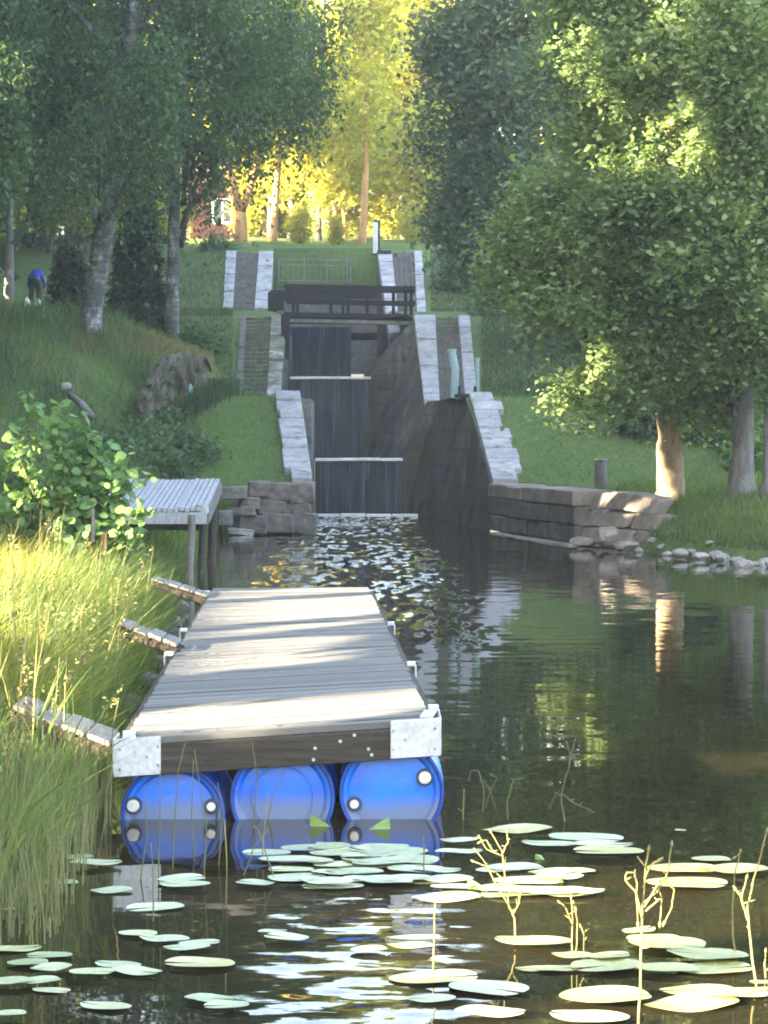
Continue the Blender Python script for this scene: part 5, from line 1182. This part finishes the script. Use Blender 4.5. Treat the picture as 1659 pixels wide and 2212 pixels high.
pads1([(245,98,180,'g'),(630,150,195),(430,188,140),(720,200,150),(760,240,175,'g'),(230,312,150),(540,340,125),(300,400,170),(410,460,150),(600,465,120),(150,470,100),(1180,325,180,'g'),(1470,332,170,'g'),(1200,418,200,'g'),(330,752,185,'g'),(930,668,100,'g'),(1010,718,140,'g'),(1090,755,200,'g'),(560,828,105,'g'),(760,835,110,'g'),(350,885,100,'g'),(480,890,100,'g'),(750,880,190,'g'),(1090,900,160,'g'),(1320,830,195,'g'),(1360,885,195,'g'),(1260,1015,180,'g'),(1520,1035,170,'g'),(1620,980,60,'g'),(740,1065,235,'g'),(1230,1085,240,'g'),(80,1000,215),(650,1170,190),(90,1150,170)], .3827, 1024, 1755.6)
pads1([(1165, 120, 30), (1340, 265, 100, 'g')], .3827, 1024, 1755.6)
pr = np.random.default_rng(5)
for _ in range(24): PADS.append((pr.uniform(545, 945), pr.uniform(1832, 1918), pr.uniform(38, 62), None))
for _ in range(7): PADS.append((pr.uniform(960, 1250), pr.uniform(1880, 1935), pr.uniform(36, 55), None))
def pad_label(dx, dy, g):
    if 500 < dx < 975 and dy < 1940: return 'pale lily pad in the crowded raft in front of the blue barrels', 'lily pads crowded before the barrels'
    if dx < 300 and dy > 2030: return 'whitish lily pad in the overlapping cluster at the lower left corner', 'lily pads of the lower left cluster'
    if dx < 520 and dy < 1960: return 'thin pale lily pad among the reeds below the left barrel', 'lily pads among the reeds'
    if dx < 700: return 'pale round lily pad floating on dark water left of the bright reflection', 'lily pads left of the bright reflection'
    if g and dx > 1000 and dy > 2000: return 'sunlit yellow lily pad in the lower right patch', 'sunlit pads at lower right'
    if dx > 1360: return 'yellow lily pad touching the right edge among dry stems', 'yellow pads at the right edge'
    if dx > 975 and dy < 1990: return 'pale lily pad in the loose patch right of the barrels', 'lily pads right of the barrels'
    if dy > 2080 and not g: return 'greyish lily pad along the bottom edge beside the bright reflection', 'lily pads along the bottom edge'
    return 'yellowish lily pad between the bright reflection and the dry stems', 'yellowish pads near the bright reflection'
pad_meshes = []
for s_ in range(6):
    r_ = random.Random(s_); mb = MB(); n = 34; rings = [0.0, .35, .7, .93, 1.0]; ph = r_.random()*6
    vs = []; fs = []
    for k_, rr in enumerate(rings):
        for i in range(n+1):
            a = (.05+.02*s_)+(6.283-.10-.04*s_)*i/n; notch = 1.0
            r2 = rr*(1+.04*math.sin(2*a+ph)+.02*math.sin(5*a+ph*2)) if rr > 0 else .0
            z = .012*rr+((.05 if s_ in (1, 4) else .028)*max(0, rr-.75)*(1+1.5*math.sin(3*a+ph)))+.01*rr*math.sin(2*a+ph)
            vs.append((r2*math.cos(a)*1.06-.12*(1-rr)*0, r2*math.sin(a), z+.004))
    m_ = n+1
    for k_ in range(len(rings)-1):
        for i in range(n): fs.append((k_*m_+i, (k_+1)*m_+i, (k_+1)*m_+i+1, k_*m_+i+1))
    mb.add(vs, fs); me = mb.mesh('lily_pad', smooth_=True); me2 = me.copy(); me.materials.append(M['pad']); me2.materials.append(M['pad_gold']); pad_meshes.append((me, me2))
for i, (dx, dy, hw, g) in enumerate(PADS):
    p = G(dx, dy); r0 = hw/FPX*p[1]*1.1; lab, grp = pad_label(dx, dy, g)
    o = bpy.data.objects.new('lily_pad', pad_meshes[i % 6][1 if g else 0]); sc.collection.objects.link(o)
    o.location = (p[0], p[1], .003+.0045*(i % 5)); r0 = min(r0, .19); o.scale = (r0, r0*rng.uniform(.66, .82), min(.24, r0*1.4)); o.rotation_euler = (rng.normal()*.012, rng.normal()*.012, rng.normal()*.3+(3.14 if i % 2 else 0))
    tag(o, lab, 'lily pad', grp)
# upright folded leaf tips
for dx, dy, lab, f in ((690, 1780, 'bright green folded leaf tip before the middle barrel', 1), (822, 1786, 'bright green folded leaf tip before the right barrel', -1), (1208, 1902, 'small green folded leaf standing on the pads right of the barrels', -1), (1165, 1852, 'tiny yellow water lily bud on the dark water between pads', 1), (1030, 1918, 'yellow green curled leaf lying on the pads below the dry plant', 1)):
    p = G(dx, dy+6); s = 42/FPX*p[1]; s *= .45 if 'tiny' in lab or 'small' in lab else 1
    mb = MB(); mb.add([p+np.array([-s*.5*f, 0, .003]), p+np.array([s*.6*f, -.03, .004]), p+np.array([s*.25*f, .03, .02]), p+np.array([-s*.45*f, .02, s*.62]), p+np.array([0, 0, s*.42])], [(0, 1, 4), (0, 4, 3), (1, 2, 4), (4, 2, 3)])
    single('leaf_tip', mb, M['bud'], lab, 'leaf')

# ================================================================== stems in the water
def stem_plant(name, label, strokes, Yb, mat, cat='water plant', group=None, r0=.006):
    """strokes: polylines in the picture, standing at depth Yb"""
    b = G(strokes[0][0][0], strokes[0][0][1]); Y = b[1] if Yb is None else Yb
    t = thing(name, label, cat, (b[0], Y, 0), group)
    for k_, st in enumerate(strokes):
        pts = [P(x, y, Y+(.02*k_*(-1)**k_)) for x, y in st]
        if k_ == 0: pts[0][2] = -.05
        fine = []
        for a, c in zip(pts[:-1], pts[1:]): fine += [a*(1-u)+c*u+rng.normal(size=3)*.0015 for u in (0, .33, .66)]
        fine.append(pts[-1]); rr = np.linspace(r0 if k_ == 0 else r0*.75, r0*.5, len(fine))
        mb = MB(); mb.tube(fine, rr, 6)
        if r0 > .0039:
            d = fine[-1]-fine[-3]; d = d/(np.linalg.norm(d)+1e-6)*r0*3.2; mb.tube([fine[-1], fine[-1]+d*.5, fine[-1]+d, fine[-1]+d*1.6], [r0*.6, r0*1.25, r0*.9, r0*.15], 6)
            for j in (len(fine)//3, 2*len(fine)//3):
                q = fine[j]; e = rng.normal(size=3)*r0*4; e[2] = abs(e[2]); mb.tube([q, q+e*.6, q+e], [r0*.5, r0*.6, r0*.1], 5)
        part('stem' if k_ == 0 else 'branch', mb, mat, t, sm=True)
    return t
SP = [
 ('dry branching water plant rising in front of the pads right of the barrels', [[(1117, 2034), (1112, 1985), (1100, 1960), (1092, 1900), (1085, 1840), (1062, 1800)], [(1105, 1965), (1075, 1915), (1050, 1870), (1026, 1862)], [(1092, 1900), (1060, 1880), (1030, 1840)], [(1110, 1975), (1122, 1950), (1124, 1925)], [(1088, 1850), (1050, 1835), (1038, 1812)], [(1085, 1845), (1098, 1820), (1095, 1800)], [(1070, 1845), (1050, 1815), (1040, 1818)]]),
 ('short dry brown water plant with split stems at lower right', [[(1238, 2068), (1236, 2010), (1234, 1942)], [(1243, 2066), (1248, 1990), (1240, 1955)], [(1262, 2066), (1262, 2020), (1256, 2005)], [(1237, 2000), (1224, 1965), (1212, 1952)]]),
 ('tall dry water plant with curled tips in the lower right patch', [[(1380, 2214), (1384, 2080), (1388, 1980), (1394, 1880), (1400, 1840)], [(1388, 1985), (1372, 1925), (1350, 1900), (1352, 1885), (1370, 1885), (1376, 1910), (1378, 1990)], [(1390, 1950), (1420, 1925), (1440, 1890), (1450, 1830)], [(1392, 1960), (1430, 1900), (1456, 1920), (1452, 1960), (1438, 1988)], [(1395, 1970), (1420, 1945), (1430, 1940), (1426, 1990)], [(1392, 1900), (1405, 1870), (1420, 1860)]]),
 ('bare upright stem near the right edge bending at its foot', [[(1592, 2068), (1584, 2020), (1582, 1960), (1588, 1890), (1598, 1842)], [(1598, 1846), (1590, 1850)]]),
 ('thick slanting dry stem at the right edge with a side branch', [[(1640, 2130), (1620, 2030), (1615, 1960), (1628, 1900), (1655, 1800)], [(1616, 1990), (1600, 1935), (1592, 1925)], [(1612, 1980), (1602, 1940), (1612, 1900)]]),
 ('short stub of stem at the right edge of the picture', [[(1655, 2110), (1652, 2080), (1654, 2058)]]),
 ('broken pale reed stalk with a bent side leaf on the open water', [[(1222, 1775), (1215, 1745), (1212, 1715), (1228, 1660), (1240, 1605)], [(1213, 1720), (1200, 1712), (1190, 1740)], [(1212, 1714), (1240, 1735), (1276, 1752)], [(1228, 1665), (1232, 1625), (1226, 1610)]]),
 ('pair of grey curled reed stalks on the open water right of the jetty', [[(1042, 1752), (1045, 1700), (1034, 1665), (1018, 1664), (1014, 1680)], [(1048, 1745), (1060, 1705), (1074, 1680), (1064, 1675)], [(1072, 1750), (1060, 1712), (1048, 1690)]]),
 ('short yellow bent reed between the curled reeds and the broken stalk', [[(1098, 1770), (1096, 1735), (1104, 1700), (1110, 1684), (1124, 1682)]]),
 ('single short stalk just right of the right barrel', [[(1000, 1770), (1001, 1735), (1002, 1712)]]),
 ('tall thin reed crossing the right of the bright reflection', [[(936, 2100), (938, 2020), (940, 1950)]]),
 ('grey stalk with knot in the crowded pads before the right barrel', [[(918, 1890), (916, 1850), (914, 1815)]]),
]
for lab, st in SP:
    dark = 'grey' in lab or 'broken' in lab
    stem_plant('dry_water_plant', lab, st, None, M['reed'] if dark else M['dry_reed'], r0=.0052 if 'thick' in lab or 'tall dry' in lab or 'broken' in lab else .0041)
RD = [((342, 1905), (344, 1790), (346, 1665)), ((372, 1880), (378, 1760), (384, 1668), (400, 1605)), ((488, 1962), (490, 1860), (486, 1770)), ((545, 1790), (556, 1680), (548, 1628), (545, 1600)), ((566, 1860), (572, 1770), (578, 1715)), ((574, 1770), (590, 1720), (612, 1672)), ((470, 1870), (482, 1760), (470, 1690)), ((440, 1900), (446, 1780), (420, 1620)), ((520, 1890), (548, 1830), (580, 1790)), ((300, 1900), (318, 1800), (310, 1700)), ((236, 1640), (244, 1570), (256, 1512)), ((420, 1860), (414, 1760), (418, 1640)), ((600, 1900), (560, 1800), (548, 1780)), ((330, 1990), (332, 1900), (326, 1820))]
RL = ['straight green reed before the left barrel', 'slightly curved reed in front of the left steel plate', 'pale upright reed between the left and middle barrels', 'thin bent reed before the front beam', 'short reed with pale seed head before the middle barrel', 'slanting reed crossing the middle barrel', 'bent reed before the right half of the left barrel', 'long reed leaning left before the front beam', 'slanting reed low before the middle barrel', 'reed at the left end of the left barrel', 'dry yellow reed beside the nearest gangway', 'straight reed in the middle of the left barrel', 'reed leaning left before the middle barrel', 'reed low in the water below the left barrel']
for lab, st in zip(RL, RD):
    stem_plant('reed', lab, [list(st)], None if 'gangway' not in lab else 13.4, M['dry_reed'] if ('seed' in lab or 'dry' in lab or 'slanting reed crossing' in lab) else M['reed'], 'reed', 'reeds standing before the barrels', r0=.0038)
# grass heads and stakes on the left bank
for dx, y0, y1, lab in ((200, 1170, 1098, 'thin pale stake in the grass under the alder shrub'), (226, 1185, 1150, 'short orange stake beside the pale stake')):
    mb = MB(); mb.tube([P(dx, y0, 24), P(dx+1, y1, 24)], [.02, .018], 6); single('stake', mb, M['wood_log'] if dx == 200 else M['bark_pine'], lab, 'stake')

# ================================================================== the person on the far lawn
yp = 88.0; pb = P(75, 600, yp); gzp = hL(pb[0], yp)
def skin_mesh(name, chains, mat, parent, sub=1):
    me = bpy.data.meshes.new(name); vs = []; es = []; rr = []; key = {}
    for ch in chains:
        last = None
        for x, y, z, r_ in ch:
            k_ = (round(x, 3), round(y, 3), round(z, 3))
            if k_ not in key: key[k_] = len(vs); vs.append((x, y, z)); rr.append(r_)
            i = key[k_]
            if last is not None and last != i and (last, i) not in es: es.append((last, i))
            last = i
    me.from_pydata(vs, es, []); o = link(name, me, mat, parent)
    m = o.modifiers.new('skin', 'SKIN'); m.use_smooth_shade = True
    for i, r_ in enumerate(rr): me.skin_vertices[0].data[i].radius = (r_, r_)
    me.skin_vertices[0].data[0].use_root = True
    s = o.modifiers.new('sub', 'SUBSURF'); s.levels = sub; s.render_levels = sub; return o
t = thing('person', 'person in blue jacket and dark trousers bending over beside white bags', 'person', (pb[0], yp, gzp))
pel = (0, 0, .92, .15); 
legs = [[pel, (-.11, 0, .82, .10), (-.13, .02, .48, .075), (-.14, -.02, .08, .05), (-.15, .12, .04, .045)], [pel, (.11, 0, .82, .10), (.13, .03, .48, .075), (.14, 0, .08, .05), (.16, .14, .04, .045)]]
tor = [pel, (0, .16, 1.06, .15), (.02, .34, 1.16, .16), (.02, .44, 1.17, .12), (.02, .50, 1.16, .06), (.02, .58, 1.12, .09), (.02, .66, 1.06, .075)]
arm = [[(.02, .44, 1.17, .12), (-.20, .42, 1.10, .07), (-.27, .46, .84, .052), (-.24, .56, .62, .042), (-.23, .58, .52, .035)], [(.02, .44, 1.17, .12), (.24, .42, 1.10, .07), (.30, .46, .84, .052), (.27, .56, .62, .042), (.26, .58, .52, .035)]]
skin_mesh('body', legs+[tor]+arm, M['skin'], t)
for s in (-1, 1):
    skin_mesh('hand', [[(s*.245, .575, .56, .030), (s*.24, .59, .48, .032), (s*.225, .60, .40, .011)], [(s*.24, .59, .48, .032), (s*.245, .61, .395, .010)], [(s*.24, .59, .48, .032), (s*.262, .60, .405, .010)], [(s*.24, .59, .48, .032), (s*.275, .59, .42, .009)], [(s*.24, .59, .48, .032), (s*.20, .60, .45, .011)]], M['skin'], t)
jk = [(0, .03, .95, .175), (0, .16, 1.07, .18), (.02, .34, 1.18, .185), (.02, .43, 1.18, .15)]
skin_mesh('jacket', [jk]+[[jk[3], (s*.22, .42, 1.10, .09), (s*.285, .46, .84, .07), (s*.26, .55, .65, .06)] for s in (-1, 1)], M['jacket'], t)
skin_mesh('trousers', [[(0, .12, 1.03, .17), (0, 0, .94, .18), (s*.11, 0, .82, .125), (s*.13, .02, .48, .10), (s*.14, -.01, .12, .08)] for s in (-1, 1)], M['trousers'], t)
mb = MB(); mb.tube([(.02, .60, 1.20), (.02, .64, 1.17), (.02, .69, 1.12), (.02, .72, 1.06)], [.06, .10, .098, .05], 12); link('hair', mb.mesh('hair', smooth_=True), M['hair'], t)
def sack(dx, dy, s, mat, lab):
    p = P(dx, dy, yp-.4); z = hL(p[0], p[1]); me = rock_mesh(int(dx*7), (s*.9, s*.7, s), sub=3, rough=.35)
    o = link('bag', me, M[mat]); o.location = (p[0], p[1], z+s*.75); me.polygons.foreach_set('use_smooth', [True]*len(me.polygons)); tag(o, lab, 'bag')
    mb = MB(); mb.tube([(-.05, 0, s*.9), (-.03, 0, s*1.2), (.04, 0, s*1.22), (.05, 0, s*.9)], .012, 6); link('handle', mb.mesh('handle'), M[mat], o)
sack(57, 598, .16, 'bag_white', 'small white bag to the left of the bending person'); sack(82, 600, .15, 'bag_white', 'small white bag at the feet of the bending person'); sack(106, 598, .20, 'bag_teal', 'pale teal bag to the right of the bending person')

# ================================================================== added haze, lifting the dark tones
mb = MB(); mb.box((0, 140, 22), (300, 350, 48)); hz = tag(link('haze', mb.mesh('haze'), None), kind='stuff'); hz['label'] = 'thin haze added over the canal to lift the dark tones'
k = NT('tone_lift_haze'); k.t.nodes.remove(k.b); pv = k.n('ShaderNodeVolumePrincipled', Density=.0007, Anisotropy=.1); pv.inputs['Color'].default_value = (1, .98, .92, 1)
k.l(pv.outputs[0], k.t.nodes['Material Output'].inputs['Volume']); hz.data.materials.append(k.m)
bpy.context.view_layer.update()
